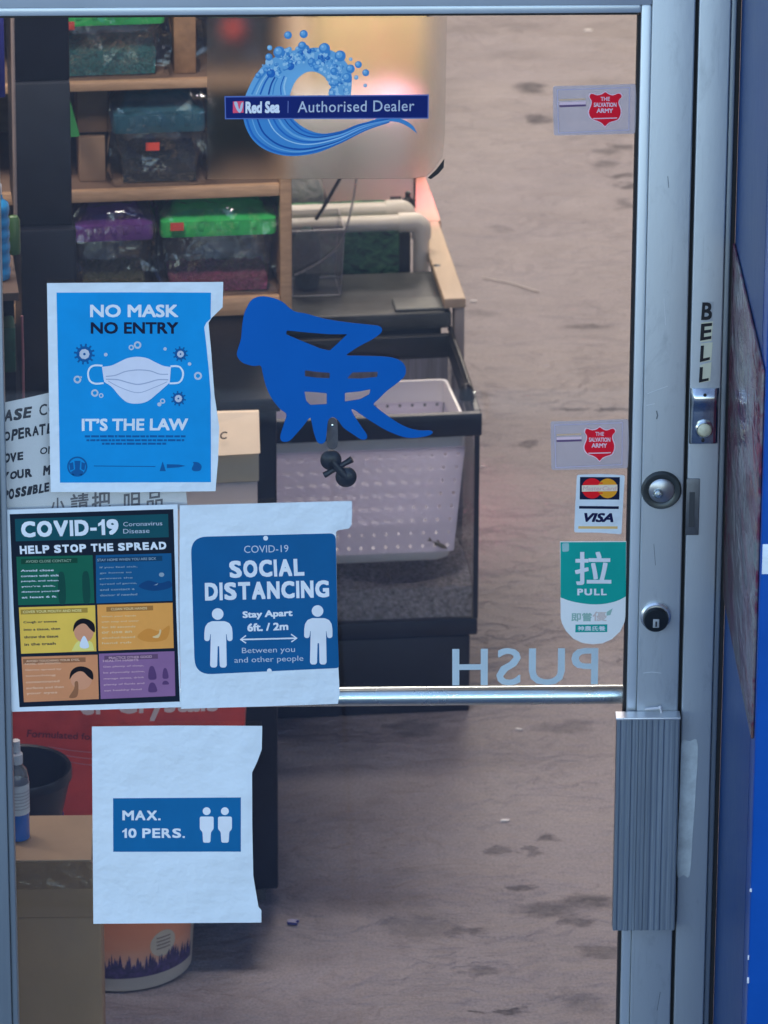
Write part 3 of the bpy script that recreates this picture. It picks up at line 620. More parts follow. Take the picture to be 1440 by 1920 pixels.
# --- fish decal
z5 = zoomed(400, 500, 2.4); dec = M('blue_vinyl', ext(0, 86, 182), .5, var=.05, scale=8, spec=.12)
outer = [(150,185),(172,150),(212,134),(265,140),(310,158),(345,188),(372,203),(420,212),(500,234),(600,250),(690,260),(742,266),(759,280),(752,300),(715,327),(650,362),(604,393),(606,400),(660,401),(740,403),(805,409),(848,428),(866,458),(861,492),(830,522),(780,560),(748,592),(722,617),(735,634),(780,668),(830,702),(880,726),(930,737),(975,737),(987,748),(962,762),(900,771),(850,765),(780,737),(720,702),(668,668),(635,645),(622,645),(640,680),(668,722),(691,757),(688,775),(665,777),(625,752),(585,724),(562,692),(540,678),(518,690),(511,735),(505,782),(490,797),(468,789),(452,745),(440,690),(432,682),(405,716),(372,754),(342,784),(312,787),(301,764),(318,706),(328,664),(300,640),(262,592),(236,535),(222,480),(212,446),(180,447),(132,432),(107,402),(110,372),(124,325),(130,262),(138,215)]
holes = [[(330,287),(420,296),(520,304),(603,304),(560,345),(524,378),(480,368),(400,335),(328,305)], [(412,466),(470,474),(524,478),(524,502),(470,500),(412,493)], [(626,476),(690,474),(740,473),(737,496),(670,503),(602,503)], [(410,562),(460,565),(510,570),(510,618),(470,620),(436,622),(418,604)], [(592,568),(655,562),(707,552),(702,574),(660,596),(592,607)]]
f = MB(); f.pfill([[z5(*p) for p in smooth(outer, 4)]]+[[z5(*p) for p in rnd(h, 4, 2)] for h in holes], dec, -.0006, .0005)
tag(f.build('fish_decal'), 'blue vinyl decal shaped like a brush painted fish sign', 'decal')
# --- round dealer sticker on clear film
z6 = zoomed(400, 0, 2.88)
def film_material():
    m, t, b, o = new('frosted_film'); t.nodes.remove(b)
    rf = nd(t, 'ShaderNodeBsdfRefraction', distribution='BECKMANN'); rf.inputs['IOR'].default_value = 1.10; rf.inputs['Roughness'].default_value = .25; rf.inputs[0].default_value = (.97, .97, .97, 1)
    df = nd(t, 'ShaderNodeBsdfDiffuse'); df.inputs[0].default_value = (.75, .75, .75, 1); mx = nd(t, 'ShaderNodeMixShader'); mx.inputs[0].default_value = .025
    L(t, rf.outputs[0], mx.inputs[1]); L(t, df.outputs[0], mx.inputs[2]); L(t, mx.outputs[0], o.inputs[0]); return m
film = film_material()
f = MB(); f.sheet([(388, 33.5), (838, 31.5), (834, 250), (830, 292), (812, 318), (800, 330), (776, 334.5), (389, 337)], film, -.0009, .0008)
p6 = tag(f.build('dealer_sticker'), 'clear frosted sticker with a navy Authorised Dealer banner and a blue bubble wave', 'sticker')
wb = [ink('wave_ink_pale', 128, 188, 234), ink('wave_ink_sky', 88, 160, 222), ink('wave_ink_mid', 52, 128, 206), ink('wave_ink_deep', 26, 98, 190), ink('wave_ink_dark', 16, 76, 164)]
f = MB(); WY = -.0012
upper = smooth([(172,520),(200,455),(235,395),(280,345),(340,305),(420,275),(500,262),(580,258),(650,278),(702,318),(738,372),(748,430),(742,520)], 4, False)
inner = smooth([(648,520),(628,455),(596,412),(548,388),(500,392),(455,425),(428,470),(412,520)], 4, False)
f.pfill([[z6(*p) for p in upper+inner]], wb[1], WY)
lower = smooth([(150,600),(162,640),(176,690),(205,745),(250,790),(310,822),(380,840),(455,842),(550,828),(640,795),(730,750),(820,704),(880,672),(950,656),(1010,664),(1060,690),(1102,722)], 4, False)
lower2 = smooth([(1082,684),(1040,652),(980,636),(900,638),(820,662),(740,692),(660,714),(590,722),(525,706),(470,676),(430,640),(405,600)], 4, False)
f.pfill([[z6(*p) for p in lower+lower2]], wb[2], WY)
for k in range(9):                       # strands of the wave
    t = (k+.5)/9; j = lambda a, b: (a[0]*(1-t)+b[0]*t, a[1]*(1-t)+b[1]*t)
    ln = [j(a, b) for a, b in zip([(165,640),(205,742),(310,818),(455,838),(640,792),(820,704),(950,658)], [(418,628),(455,668),(500,702),(575,722),(690,708),(800,668),(950,640)])]
    f.px([z6(*p) for p in stroke(smooth(ln, 5, False), (11, 6, 9)[k % 3])], wb[(3, 1, 4, 2, 0, 3, 1, 4, 3)[k]], WY-.0001-.000006*k)
    ln = [j(a, b) for a, b in zip([(196,510),(240,430),(300,360)], [(400,512),(390,470),(400,420)])]
    f.px([z6(*p) for p in stroke(smooth(ln, 4, False), (9, 6)[k % 2])], wb[(2, 0, 3, 1, 4, 2, 1, 3, 0)[k]], WY-.0001-.000006*k)
rr = random.Random(11)
for k in range(260):
    a = R(205)+rr.random()*R(180); q = .25+.75*rr.random(); cx, cy_ = 560-40*math.cos(R(80)), 455
    ro, ri = 190, 80; rad = ri+(ro-ri)*q; x = 480+rad*1.36*math.cos(a)-0; y = 470+rad*1.12*math.sin(a)
    if math.cos(a) < -.55 and rr.random() < .5: continue
    r_ = 5+rr.random()**2*19; c = (0, 1, 1, 1, 2, 2, 3)[rr.randrange(7)]
    f.px([z6(*p) for p in ell(x, y, r_, n=14)], wb[c], WY-.0002-.0000012*k); f.px([z6(*p) for p in ell(x-r_*.25, y-r_*.25, r_*.45, n=10)], wb[max(0, c-1)], WY-.0004-.0000012*k)
for x, y, r_ in ((403,190,21),(488,184,22),(304,258,14),(300,308,20),(356,282,32),(600,262,30),(480,246,22),(742,320,10),(783,349,19),(823,393,19),(772,418,12),(820,462,10),(242,408,16),(685,302,30),(740,372,24),(722,420,26)):
    c = 2 if r_ > 15 else 1
    f.px([z6(*p) for p in ell(x, y, r_, n=20)], wb[c], WY-.0006); f.px([z6(*p) for p in ell(x-r_*.2, y-r_*.2, r_*.6, n=14)], wb[c-1], WY-.0007); f.px([z6(*p) for p in ell(x-r_*.35, y-r_*.35, r_*.22, n=8)], wb[0], WY-.0008)
f.build('wave_print', p6)
f = MB(); f.sheet([(802, 333.5), (818, 318), (833, 298), (832, 314), (822, 326), (808, 336)], black, -.0016, .0005); f.build('curled_corner', p6)
f = MB(); f.px([z6(*p) for p in ((60,519),(1164,510),(1162,641),(63,644))], ink('banner_border_ink', 72, 108, 190), WY-.0010); f.px([z6(*p) for p in ((66,526),(1158,517),(1156,635),(69,638))], ink('banner_navy_ink', 6, 30, 108), WY-.0011)
f.px([z6(*p) for p in ((106,548),(164,546),(163,608),(105,611))], ink('red_square_ink', 196, 78, 118), WY-.0012)
f.px([z6(*p) for p in smooth([(112,552),(128,552),(140,590),(150,560),(160,552),(160,572),(150,604),(136,606),(120,580)], 4)], pale, WY-.0013)
f.txt('Red Sea', [z6(*p) for p in ((174,548),(360,545),(358,610),(173,613))], white, WY-.0012, .05); f.px([z6(*p) for p in ((402,545),(406,545),(405,610),(401,610))], ink('divider_ink', 90, 120, 190), WY-.0012)
f.txt('Authorised Dealer', [z6(*p) for p in ((456,547),(1086,540),(1085,600),(455,608))], pale, WY-.0012, .004, space=1.06)
f.build('banner', p6)
# --- shield stickers
lil = clear('lilac_film', (.80, .80, .86), .3, haze=.34, hazecol=ext(205, 214, 246)); red = ink('shield_red_ink', 186, 22, 52); lilw = ink('lilac_ink', 196, 190, 224); gold = ink('gold_ink', 172, 172, 160)
def shield(T, lab):
    f = MB(); f.sheet(rnd([T(*p) for p in ((58,100),(700,84),(1370,62),(1385,450),(1362,852),(700,868),(72,882),(60,500))], [4, 0, 4, 0, 4, 0, 4, 0], 4), lil, -.0007, .0006)
    o = tag(f.build('charity_sticker'), lab, 'sticker', 'red shield stickers beside the door stile')
    f = MB()
    fr_ = [T(*p) for p in ((120,150),(1280,112),(1270,800),(140,850))]; fi = [T(*p) for p in ((134,164),(1266,127),(1256,787),(154,836))]
    f.pfill([fr_, fi], ink('frame_line_ink', 150, 170, 215), -.0009)
    f.px([T(*p) for p in ((160,305),(575,290),(575,315),(160,330))], gold, -.0009); f.px([T(*p) for p in ((160,355),(580,340),(580,385),(160,398))], lilw, -.0009); f.px([T(*p) for p in ((160,400),(582,388),(582,418),(160,432))], ink('slate_ink', 84, 80, 128), -.0010)
    sh = smooth([(640,275),(668,218),(760,242),(840,225),(888,195),(940,225),(1010,245),(1105,215),(1148,262),(1105,320),(1098,380),(1130,470),(1125,560),(1080,630),(990,660),(930,690),(886,732),(840,690),(780,655),(690,620),(640,560),(632,490),(668,400),(672,330)], 3)
    big = [(888+(x-888)*1.08, 465+(y-465)*1.07) for x, y in sh]
    f.px([T(*p) for p in big], lilw, -.0009); f.px([T(*p) for p in sh], red, -.0010)
    f.txt('THE', (T(815,268), T(960,332)), lilw, -.0012, .03); f.txt('SALVATION', (T(705,358), T(1068,428)), lilw, -.0012, .04); f.txt('ARMY', (T(750,452), T(1012,522)), lilw, -.0012, .04)
    f.px([T(*p) for p in ((690,605),(1080,595),(1070,612),(700,622))], lilw, -.0012)
    f.build('shield_print', o)
T1 = zoomed(1030, 150, 8.47); shield(T1, 'upper red shield sticker, on the glass near the top')
def T2(x, y): a, b = T1(x, y); return (a-1037)*.94+1032.5, (b-162)*.985+790.5
shield(T2, 'lower red shield sticker, right above the card payment sticker')
# --- card sticker
z7 = zoomed(1000, 800, 3.2)
f = MB(); f.sheet(rnd([z7(*p) for p in ((262,290),(400,284),(549,292),(538,470),(529,646),(390,636),(245,634),(252,460))], [4, 0, 4, 0, 4, 0, 4, 0], 4), paper, -.0007, .0006)
p7 = tag(f.build('card_sticker'), 'white card payment sticker with red and yellow circles', 'sticker')
f = MB(); f.px([z7(*p) for p in ((280,302),(519,303),(516,438),(278,437))], navy, -.0009)
f.px([z7(*p) for p in ell(352, 370, 61)], ink('card_red_ink', 190, 22, 40), -.0011); f.px([z7(*p) for p in ell(446, 370, 59)], ink('card_amber_ink', 226, 150, 44), -.0012)
for k in range(5): f.px([z7(*p) for p in ((386,335+k*15),(416,335+k*15),(416,342+k*15),(386,342+k*15))], ink('card_red_ink', 190, 22, 40), -.00125)
f.px([z7(*p) for p in ((291,352),(504,348),(504,386),(291,390))], ink('card_band_ink', 216, 206, 206), -.0013)
f.txt('MasterCard', (z7(296,357), z7(500,383)), ink('card_letter_ink', 178, 172, 188), -.0014, .02, .15)
f.px([z7(*p) for p in ((275,476),(513,478),(512,494),(274,492))], navy, -.0009)
f.txt('VISA', [z7(*p) for p in ((306,517),(482,519),(480,574),(304,572))], ink('card_navy_ink', 14, 22, 74), -.0009, .045, .28)
f.px([z7(*p) for p in ((270,597),(506,598),(505,613),(269,612))], ink('card_gold_ink', 196, 182, 130), -.0009); f.build('card_print', p7)
# --- pull sticker
f = MB(); arc = [(160,690),(558,688),(557,1100),(548,1170),(520,1230),(470,1276),(415,1300),(358,1306),(295,1298),(240,1272),(195,1225),(172,1180),(164,1150)]
f.sheet([z7(*p) for p in arc], M('white_vinyl', ext(192, 224, 250), .4, var=.03), -.0007, .0006)
p8 = tag(f.build('pull_sticker'), 'teal and white PULL sticker with a Chinese character', 'sticker')
teal = ink('teal_ink', 2, 150, 158); f = MB()
f.px([z7(*p) for p in [(163,694),(556,692)]+smooth([(556,1018),(500,1046),(430,1062),(358,1066),(280,1058),(210,1042),(163,1024)], 4, False)], teal, -.0009)
f.txt('拉', (z7(250,750), z7(468,950)), white, -.0011, .022); f.txt('PULL', (z7(264,972), z7(440,1012)), white, -.0011, .05, space=1.25)
f.px(rnd([z7(*p) for p in ((172,700),(214,698),(214,748),(174,752))], 3, 3), ink('worn_corner_ink', 120, 182, 204), -.0010)
gr = ink('grey_green_ink', 120, 176, 186); gg = ink('grey_ink', 168, 184, 200)
f.txt('即嘗', (z7(228,1117), z7(350,1168)), gr, -.0009, .03); f.txt('優', (z7(356,1110), z7(440,1166)), gg, -.0009, .02); f.px([z7(*p) for p in ((440,1112),(476,1090),(462,1130),(440,1134))], gr, -.0009)
f.px([z7(*p) for p in ((253,1188),(444,1186),(443,1232),(252,1234))], teal, -.0009); f.txt('神農氏養', (z7(266,1196), z7(432,1225)), white, -.0010, .02); f.build('pull_print', p8)
# --- PUSH, stuck on the inside of the pane and so seen from behind
f = MB(); f.txt('PUSH', [(848, 1216), (1122, 1214), (1121, 1284), (848, 1286)], M('pale_blue_vinyl', (.74, .82, .86), .5, var=.05), .0064, .012, space=1.12, mirror=True)
tag(f.build('push_lettering'), 'pale blue PUSH lettering seen reversed above the push bar', 'lettering')
# --- suction hook inside the pane
hk = thing('suction_hook', onY(635, 880, .02), 'black double suction hook hanging from a small metal clip', 'hook')
f = MB(); a = onY(632, 785, .012); b = onY(613, 838, .012)
o_ = [onY(x, y, .012) for x, y in smooth([(614,838),(613,800),(617,787),(623,783),(630,788),(633,800),(632,838)], 4)]
f.add(o_+[p+Vector((0, .006, 0)) for p in o_], [tuple(range(len(o_)))]+[(i, (i+1) % len(o_), len(o_)+(i+1) % len(o_), len(o_)+i) for i in range(len(o_))], M('dull_metal', (.20, .18, .18), .35, metal=.8, var=.25, scale=80)); f.lathe([(.0022, 0), (.0018, .0015), (0, .002)], onY(623, 797, .012), chrome, 12, 'y'); f.build('clip', hk)
blk = M('black_plastic', (.010, .011, .014), .4, var=.2)
for x, y in ((620.5, 862), (648.8, 893.5)):
    f = MB(); f.lathe([(.0136, 0), (.0134, .003), (.010, .006), (.006, .008), (0, .0085)], onY(x, y, .0185), blk, 32, 'y'); f.build('suction_cup', hk)
f = MB(); c0, c1 = onY(608, 891, .015), onY(660, 861, .015); f.tube([c0, c0*.75+c1*.25, c0*.25+c1*.75, c1], [.0042, .0036, .0036, .0046], blk, 10); c0, c1 = onY(620, 862, .015), onY(649, 894, .015); f.tube([c0, c1], .006, blk, 10); f.build('bar', hk)
# --- handwritten note on the inside of the pane
z9 = zoomed(0, 530, 4.465); NY = .0085
note = M('note_paper', (.74, .70, .68), .8, var=.06, scale=9, bump=.08)
f = MB(); f.sheet([(-46, 768), (8, 755), (60, 744), (150, 723), (322, 690), (352, 952), (200, 985), (-30, 1000)], note, NY, .0006)
p9 = tag(f.build('handwritten_note'), 'cream note with black marker handwriting, half behind the cyan poster', 'note')
f = MB(); rr = random.Random(5)
def scrawl(st, x0, y0, x1, y1, h, bd):
    n = len(st); wd = (x1-x0)/n
    for i, ch in enumerate(st):
        if ch == ' ': continue
        xa = x0+wd*i; t = (i+.5)/n; yc = y0+(y1-y0)*t+rr.uniform(-2, 2); hh = h*rr.uniform(.9, 1.12); k = rr.uniform(-8, 8); sl_ = (y1-y0)/(x1-x0)*wd*.9
        q = [(xa+k, yc-hh/2), (xa+wd*.90+k, yc-hh/2+sl_), (xa+wd*.90, yc+hh/2+sl_), (xa, yc+hh/2)]; f.txt(ch, [z9(*p) for p in q], black, NY-.0003, bd, .08)
for a in (('ASE', 32, 1122, 270, 1088, 92, .05), ('CO', 332, 1076, 480, 1050, 86, .015), ('OPERATE', 34, 1296, 450, 1216, 86, .045), ('OVE', 30, 1478, 205, 1452, 72, .055), ('ON', 335, 1416, 470, 1400, 60, .02), ('YOUR', 20, 1632, 275, 1592, 66, .055), ('MA', 360, 1578, 500, 1560, 84, .06), ('POSSIBLE', 26, 1784, 420, 1712, 80, .06)):
    scrawl(*a)
for ch, x, y, sz in (('小', 95, 926, 26), ('請', 132, 918, 34), ('把', 172, 914, 36), ('咀', 232, 916, 34), ('品', 275, 914, 30)): f.txt(ch, [(x, y+9), (x+sz, y+5), (x+sz, y+sz+8), (x, y+sz+12)], M('faded_marker', (.17, .15, .15), .7), NY-.0003, .02)
f.build('handwriting', p9)
# ------------------------------------------------------------------ inside the shop
def ibox(f, a, b, mat, bev=0): return f.box(a, b, mat, I, bev)
blackm = M('black_laminate', (.006, .0075, .012), .42, var=.3, scale=6, bump=.04, spec=.25)
darkp = M('dark_plastic', (.009, .012, .018), .42, var=.3, scale=20)
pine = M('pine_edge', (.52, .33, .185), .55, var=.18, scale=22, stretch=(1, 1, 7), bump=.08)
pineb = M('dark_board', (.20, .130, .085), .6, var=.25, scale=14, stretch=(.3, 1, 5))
# --- black cabinet and tower
f = MB(); ibox(f, (-1.1, 1.417, .03), (-.001, 2.06, .84), blackm, .004); ibox(f, (-1.12, 1.405, .8405), (.004, 2.065, .862), blackm, .003); ibox(f, (-1.08, 1.44, 0), (-.02, 2.04, .0298), M('plinth', (.10, .09, .09), .7))
ibox(f, (-1.1, 1.19, .10), (-.062, 1.4165, .122), blackm, .002)
tag(f.build('cabinet'), 'long black cabinet under the wooden shelves', 'cabinet')
TWV = 1.45
def twu(px, py): return onVu(px, py, TWV)[0]
def twz(px, py): return onVu(px, py, TWV)[2]
t_ = thing('black_tower', I(twu(85, 400), TWV+.1, .8625), 'tall black tower standing on the cabinet at the left', 'tower')
zA, zB = twz(90, 426), twz(90, 157)
f = MB(); ibox(f, (twu(38, 480), TWV-.012, .8625), (twu(143, 480), TWV+.19, zA), blackm, .004); f.build('base', t_)
f = MB(); ibox(f, (twu(28, 300), TWV+.004, zA+.0005), (twu(134, 300), TWV+.18, zB), M('tower_grey', (.011, .014, .019), .5, var=.2, spec=.3), .003); ibox(f, (twu(22, 100), TWV+.012, zB+.0005), (twu(131, 100), TWV+.17, 2.05), blackm, .003); f.build('column', t_)
# --- wooden shelf unit standing on the cabinet
sh = thing('shelf_unit', I(-.15, 1.9, .862), 'open wooden shelf unit full of wrapped plastic pet carriers', 'shelf')
SV0, SV1 = 1.75, 2.04; SU0, SU1 = -.62, .0365
def board(z0, z1, nm='shelf_board'):
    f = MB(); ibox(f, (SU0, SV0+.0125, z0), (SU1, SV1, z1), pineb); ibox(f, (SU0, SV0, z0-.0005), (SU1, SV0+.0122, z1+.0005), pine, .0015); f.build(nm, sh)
for z0, z1 in ((.866, .895), (1.062, 1.080), (1.243, 1.2565), (1.43, 1.444)): board(z0, z1)
f = MB(); ibox(f, (.0368, SV0-.002, .8625), (.0555, SV1+.002, 1.75), pine, .002); f.build('upright', sh)
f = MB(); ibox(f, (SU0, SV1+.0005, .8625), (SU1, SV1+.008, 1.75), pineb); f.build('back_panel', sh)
# --- wrapped carriers
wrapm = clear('crumpled_wrap', (.98, .98, .98), .06, bump=.2, bscale=30, ior=1.5, haze=.008, gain=2.2)
bodym = clear('clear_plastic', (.94, .94, .95), .08, bump=.1, bscale=20, ior=1.5, haze=.05)
tagm = M('orange_tag', (.88, .10, .055), .5, var=.05)
def gravel(name, c): return M(name, c, .6, var=.55, scale=220, bump=.8, bscale=260)
def carrier(name, u0, u1, v0, z0, h, lidc, gravc, lab, tagpos=None, lidh=.045, dep=.12, wrap=True, gh=.022):
    o = thing(name, I((u0+u1)/2, v0+dep/2, z0), lab, 'pet carrier', 'wrapped pet carriers on the shelves')
    w_ = u1-u0; ins = .010; zl = z0+h-lidh
    def ring(k, z, k2=None): k2 = k if k2 is None else k2; return [I(x, y, z) for x, y in rnd([(u0+k, v0+k2), (u1-k, v0+k2), (u1-k, v0+dep-k2), (u0+k, v0+dep-k2)], .010, 3)]
    f = MB(); f.rings([ring(ins+.006, z0+.001), ring(ins+.004, z0+.004), ring(.005, zl)], bodym, False); f.add(ring(ins+.006, z0+.001), [tuple(range(16))[::-1]], bodym); f.build('tub', o)
    lm = M(name+'_'+'_'.join(str(int(c*100)) for c in lidc)+'_lid', lidc, .32, var=.22, scale=30, coat=.3)
    f = MB(); f.rings([ring(.001, zl-.006), ring(0, zl), ring(.001, zl+lidh*.42), ring(.016, zl+lidh*.62, .022), ring(.024, zl+lidh, .034)], lm)
    for k in range(5): x = u0+w_*(.2+.15*k); ibox(f, (x-.004, v0-.0012, zl+.004), (x+.004, v0+.002, zl+lidh*.36), lm, .001)
    f.build('lid', o)
    if gravc:
        f = MB(); rr = random.Random(int(u0*1000)+91); gm = gravel(name+'_gravel_'+str(int(gravc[1]*100)), gravc)
        nx, ny = 22, 10; vs = []
        for j in range(ny):
            for i in range(nx): vs.append(I(u0+.014+(w_-.028)*i/(nx-1), v0+.014+(dep-.028)*j/(ny-1), z0+gh+rr.uniform(-.003, .003)))
        f.add(vs, [(j*nx+i, j*nx+i+1, (j+1)*nx+i+1, (j+1)*nx+i) for j in range(ny-1) for i in range(nx-1)], gm)
        f.add([vs[i] for i in range(nx)]+[I(u0+.016+(w_-.032)*i/(nx-1), v0+.014, z0+.003) for i in range(nx)], [(i, nx+i, nx+i+1, i+1) for i in range(nx-1)], gm); f.build('gravel', o)
    if tagpos:
        a, zt = u0+w_*tagpos[0], z0+h*tagpos[1]; f = MB(); ibox(f, (a-.0105, v0-.0085, zt-.0065), (a+.0105, v0-.0078, zt+.0065), tagm); f.build('price_tag', o)
    if wrap:
        f = MB(); rr = random.Random(int((u0+z0)*977)+3); rings = []
        prof_ = [(.0, z0+.0005), (-.003, z0+.006)]+[(-.006, z0+h*k_/6) for k_ in range(1, 6)]+[(-.004, z0+h*.95), (.006, z0+h+.002), (.02, z0+h+.005), (.038, z0+h+.006)]
        for k, z in prof_:
            bx = []; nxs = int(w_/.021)
            for i_ in range(nxs+1): bx.append((u0+k+(w_-2*k)*i_/nxs, v0+k))
            for i_ in range(1, 6): bx.append((u1-k, v0+k+(dep-2*k)*i_/5))
            for i_ in range(1, nxs+1): bx.append((u1-k-(w_-2*k)*i_/nxs, v0+dep-k))
            for i_ in range(1, 5): bx.append((u0+k, v0+dep-k-(dep-2*k)*i_/5))
            amp = .0068 if z > z0+.01 else .0004
            rings.append([I(x+rr.uniform(-.004, .004), y+rr.uniform(-amp, amp*.8), max(z0+.0003, z+rr.uniform(-.004, .004))) for x, y in bx])
        n = len(rings[0]); vs = [p for r_ in rings for p in r_]; fs = []
        for i_ in range(len(rings)-1):
            for j_ in range(n):
                a_, b_ = i_*n+j_, i_*n+(j_+1) % n; fs += ([(a_, b_, b_+n), (a_, b_+n, a_+n)] if rr.random() < .5 else [(a_, b_, a_+n), (b_, b_+n, a_+n)])
        f.add(vs, fs, wrapm); f.build('wrap', o)
    return o
def sp(px, py, v=SV0+.02): return onVu(px, py, v)
S3, S2, S1 = .8955, 1.0805, 1.257
V0 = SV0+.012
carrier('pet_carrier', sp(300, 450)[0], sp(519, 450)[0], V0, S3, .150, (.05, .58, .12), (.34, .06, .14), 'wrapped carrier with a green lid and pink gravel, on the lower shelf', (.14, .80))
carrier('pet_carrier', sp(138, 450)[0], sp(288, 450)[0], V0, S3, .148, (.17, .055, .27), (.12, .13, .05), 'wrapped carrier with a purple lid, beside the green one', None, gh=.028)
carrier('pet_carrier', sp(212, 300)[0], sp(386, 300)[0], V0, S2, .148, (.03, .12, .16), (.008, .022, .026), 'crumpled wrapped carrier with a dark teal lid and black base, on the middle shelf', (.42, .46), gh=.04, lidh=.055)
carrier('pet_carrier', sp(106, 90)[0], sp(310, 90)[0], V0, S1, .138, (.05, .58, .12), (.03, .24, .22), 'wrapped carrier with a green lid and teal gravel, on the top shelf', (.10, .66), gh=.040)
carrier('pet_carrier', sp(378, 90)[0], sp(520, 90)[0], V0+.02, S1, .14, (.035, .03, .04), (.05, .035, .035), 'dark wrapped carrier with a red dot, right end of the top shelf', None)
q = sp(437, 52); f = MB(); f.lathe([(.014, 0), (.012, .003), (0, .004)], I(q[0], V0+.005, q[2]), tagm, 20, 'y'); tag(f.build('red_sticker'), 'round red sticker on the dark carrier of the top shelf', 'sticker')
card = M('brown_cardboard', (.33, .215, .13), .8, var=.12, scale=12, bump=.05)
def carton(a, b, mat, name, lab, group=None, **k): f = MB(); ibox(f, a, b, mat, .002); return tag(f.build(name), lab, 'box', group)
b0, b1 = sp(150, 322), sp(199, 265); carton((b0[0], V0+.03, S2), (b1[0], V0+.10, b1[2]), card, 'carton', 'small brown carton on the middle shelf, under another one')
b0, b1 = sp(146, 262), sp(204, 182); carton((b0[0]+.001, V0+.035, b0[2]+.001), (b1[0], V0+.10, S2+.155), M('dark_cardboard', (.20, .125, .075), .8, var=.15), 'carton', 'darker brown carton stacked on the small carton of the middle shelf')
b0, b1 = sp(327, 120), sp(368, 34); carton((b0[0], V0+.015, S1), (b1[0], V0+.08, b1[2]), M('wooden_box', (.30, .17, .08), .7, var=.3, scale=30), 'carton', 'narrow brown box between two carriers on the top shelf')
f = MB(); t0, t1, t2 = sp(128, 195, SV0), sp(149, 252, SV0), sp(128, 255, SV0); pts = [I(a, SV0-.005, c) for a, b, c in (t0, (t0[0]+.004, 0, t0[2]), (t1[0], 0, t1[2]-.0), (t1[0]-.004, 0, t2[2]), t2)]
zlow = min(p.z for p in pts); f.add(pts+[p+VI*.03 for p in pts], [(0,1,2,3,4),(9,8,7,6,5)]+[(i,(i+1)%5,5+(i+1)%5,5+i) for i in range(5)], M('green_plastic', (.05, .34, .08), .4)); tag(f.build('green_pouch'), 'green pouch leaning at the left end of the middle shelf', 'pouch')

# --- far left goods
def at(px, py, v): return I(*onVu(px, py, v))
f = MB(); a = at(-3, 520, 1.0); b = at(-3, 380, 1.0); rad = (at(21, 450, 1.0)-at(-3, 450, 1.0)).length; hh = (b-a).length; prof_ = []
for k in range(25): prof_.append((rad*(.90+.10*abs(math.sin(k*math.pi/4))), hh*k/24))
f.lathe([(0, 0)]+prof_+[(rad*.5, hh+.006), (rad*.45, hh+.012), (0, hh+.013)], a, M('blue_bottle_plastic', (.03, .30, .62), .25, var=.2, coat=.4), 24); bb = thing('ribbed_bottle', a, 'bright blue ribbed bottle at the far left edge', 'bottle'); f.build('bottle_body', bb)
f = MB(); f.lathe([(rad*.42, 0), (rad*.42, .014), (rad*.3, .017), (0, .018)], a+Vector((0, 0, hh+.013)), white_chip, 18); f.build('cap', bb)
f = MB(); a = at(27, 475, 1.03); f.lathe([(.0085, 0), (.009, .003), (.009, .05), (.006, .056), (0, .057)], a, M('green_jar', (.06, .13, .04), .3), 18); tag(f.build('green_jar'), 'small green jar beside the blue ribbed bottle', 'jar')
za = at(10, 521, 1.0).z
f = MB(); ibox(f, (-.62, .94, za-.012), (-.4105, 1.10, za-.0005), M('brown_shelf', (.10, .065, .045), .6, var=.25)); ibox(f, (-.62, 1.08, za-.42), (-.4105, 1.10, za-.0125), blackm); tag(f.build('side_shelf'), 'dark brown shelf at the far left carrying the blue bottle', 'shelf')
f = MB(); p0, p1 = at(24, 36, 1.16), at(29, 420, 1.16); f.tube([p0+Vector((0, 0, .1)), p1-Vector((0, 0, .03))], .0028, M('beige_pole', (.30, .235, .20), .5, var=.2), 10); tag(f.build('thin_pole'), 'thin beige pole beside the black tower', 'pole')
f = MB(); a, b = at(-16, 185, 1.05), at(7, 30, 1.05); ua, ub = uv(a), uv(b); ibox(f, (ua[0], 1.05, ua[2]), (ub[0], 1.07, ub[2]+.05), M('violet_packet', (.03, .03, .25), .35, var=.3), .003); tag(f.build('packet'), 'dark violet packet hanging at the top left edge', 'packet')
f = MB(); a, b = at(4, 700, 1.0), at(29, 614, 1.0); ua, ub = uv(a), uv(b); ibox(f, (ua[0]-.02, 1.0, ua[2]), (ub[0], 1.05, ub[2]), M('dark_green_pack', (.006, .07, .03), .4, var=.4, scale=40), .003); tag(f.build('green_pack'), 'dark green pack at the left edge below the blue bottle', 'packet')
f = MB(); p0, p1 = at(41, 592, .95), at(44, 752, .95); f.tube([p0, (p0+p1)/2+Vector((.0006, 0, 0)), p1], .0019, M('pink_tube', (.40, .15, .15), .35), 10); tag(f.build('pink_tube'), 'thin pink tube hanging above the handwritten note', 'tube')

# --- goods in front of the cabinet
bx0 = onY(24, 1620, .45).x-.12; bx1 = onY(169, 1616, .45).x+.001; bzt = .557
bcx = MB(); brown = M('dull_brown_cardboard', (.36, .215, .105), .8, var=.10, scale=9, bump=.06, bscale=40); flap = M('flap_cardboard', (.36, .25, .15), .75, var=.10, scale=12, bump=.05)
b_ = thing('cardboard_box', (bx0, .45, 0), 'large brown taped cardboard box standing close behind the door', 'box')
bxe = onY(190, 1700, .45).x
f = MB(); f.box((bx0, .45, .02), (bxe, .60, bzt-.085), brown, bev=.004); f.build('carcass', b_)
f = MB(); f.hexa([Vector(p) for p in ((bx0, .449, bzt-.0845), (bxe, .449, bzt-.0845), (bxe, .60, bzt-.0845), (bx0, .60, bzt-.0845), (bx0, .455, bzt-.002), (bx1, .455, bzt-.002), (bx1, .592, bzt-.002), (bx0, .592, bzt-.002))], brown); f.build('upper_panel', b_)
f = MB(); f.box((bx0, .452, bzt-.0015), (bx1+.001, .594, bzt+.0025), flap, bev=.0015); f.build('flap', b_)
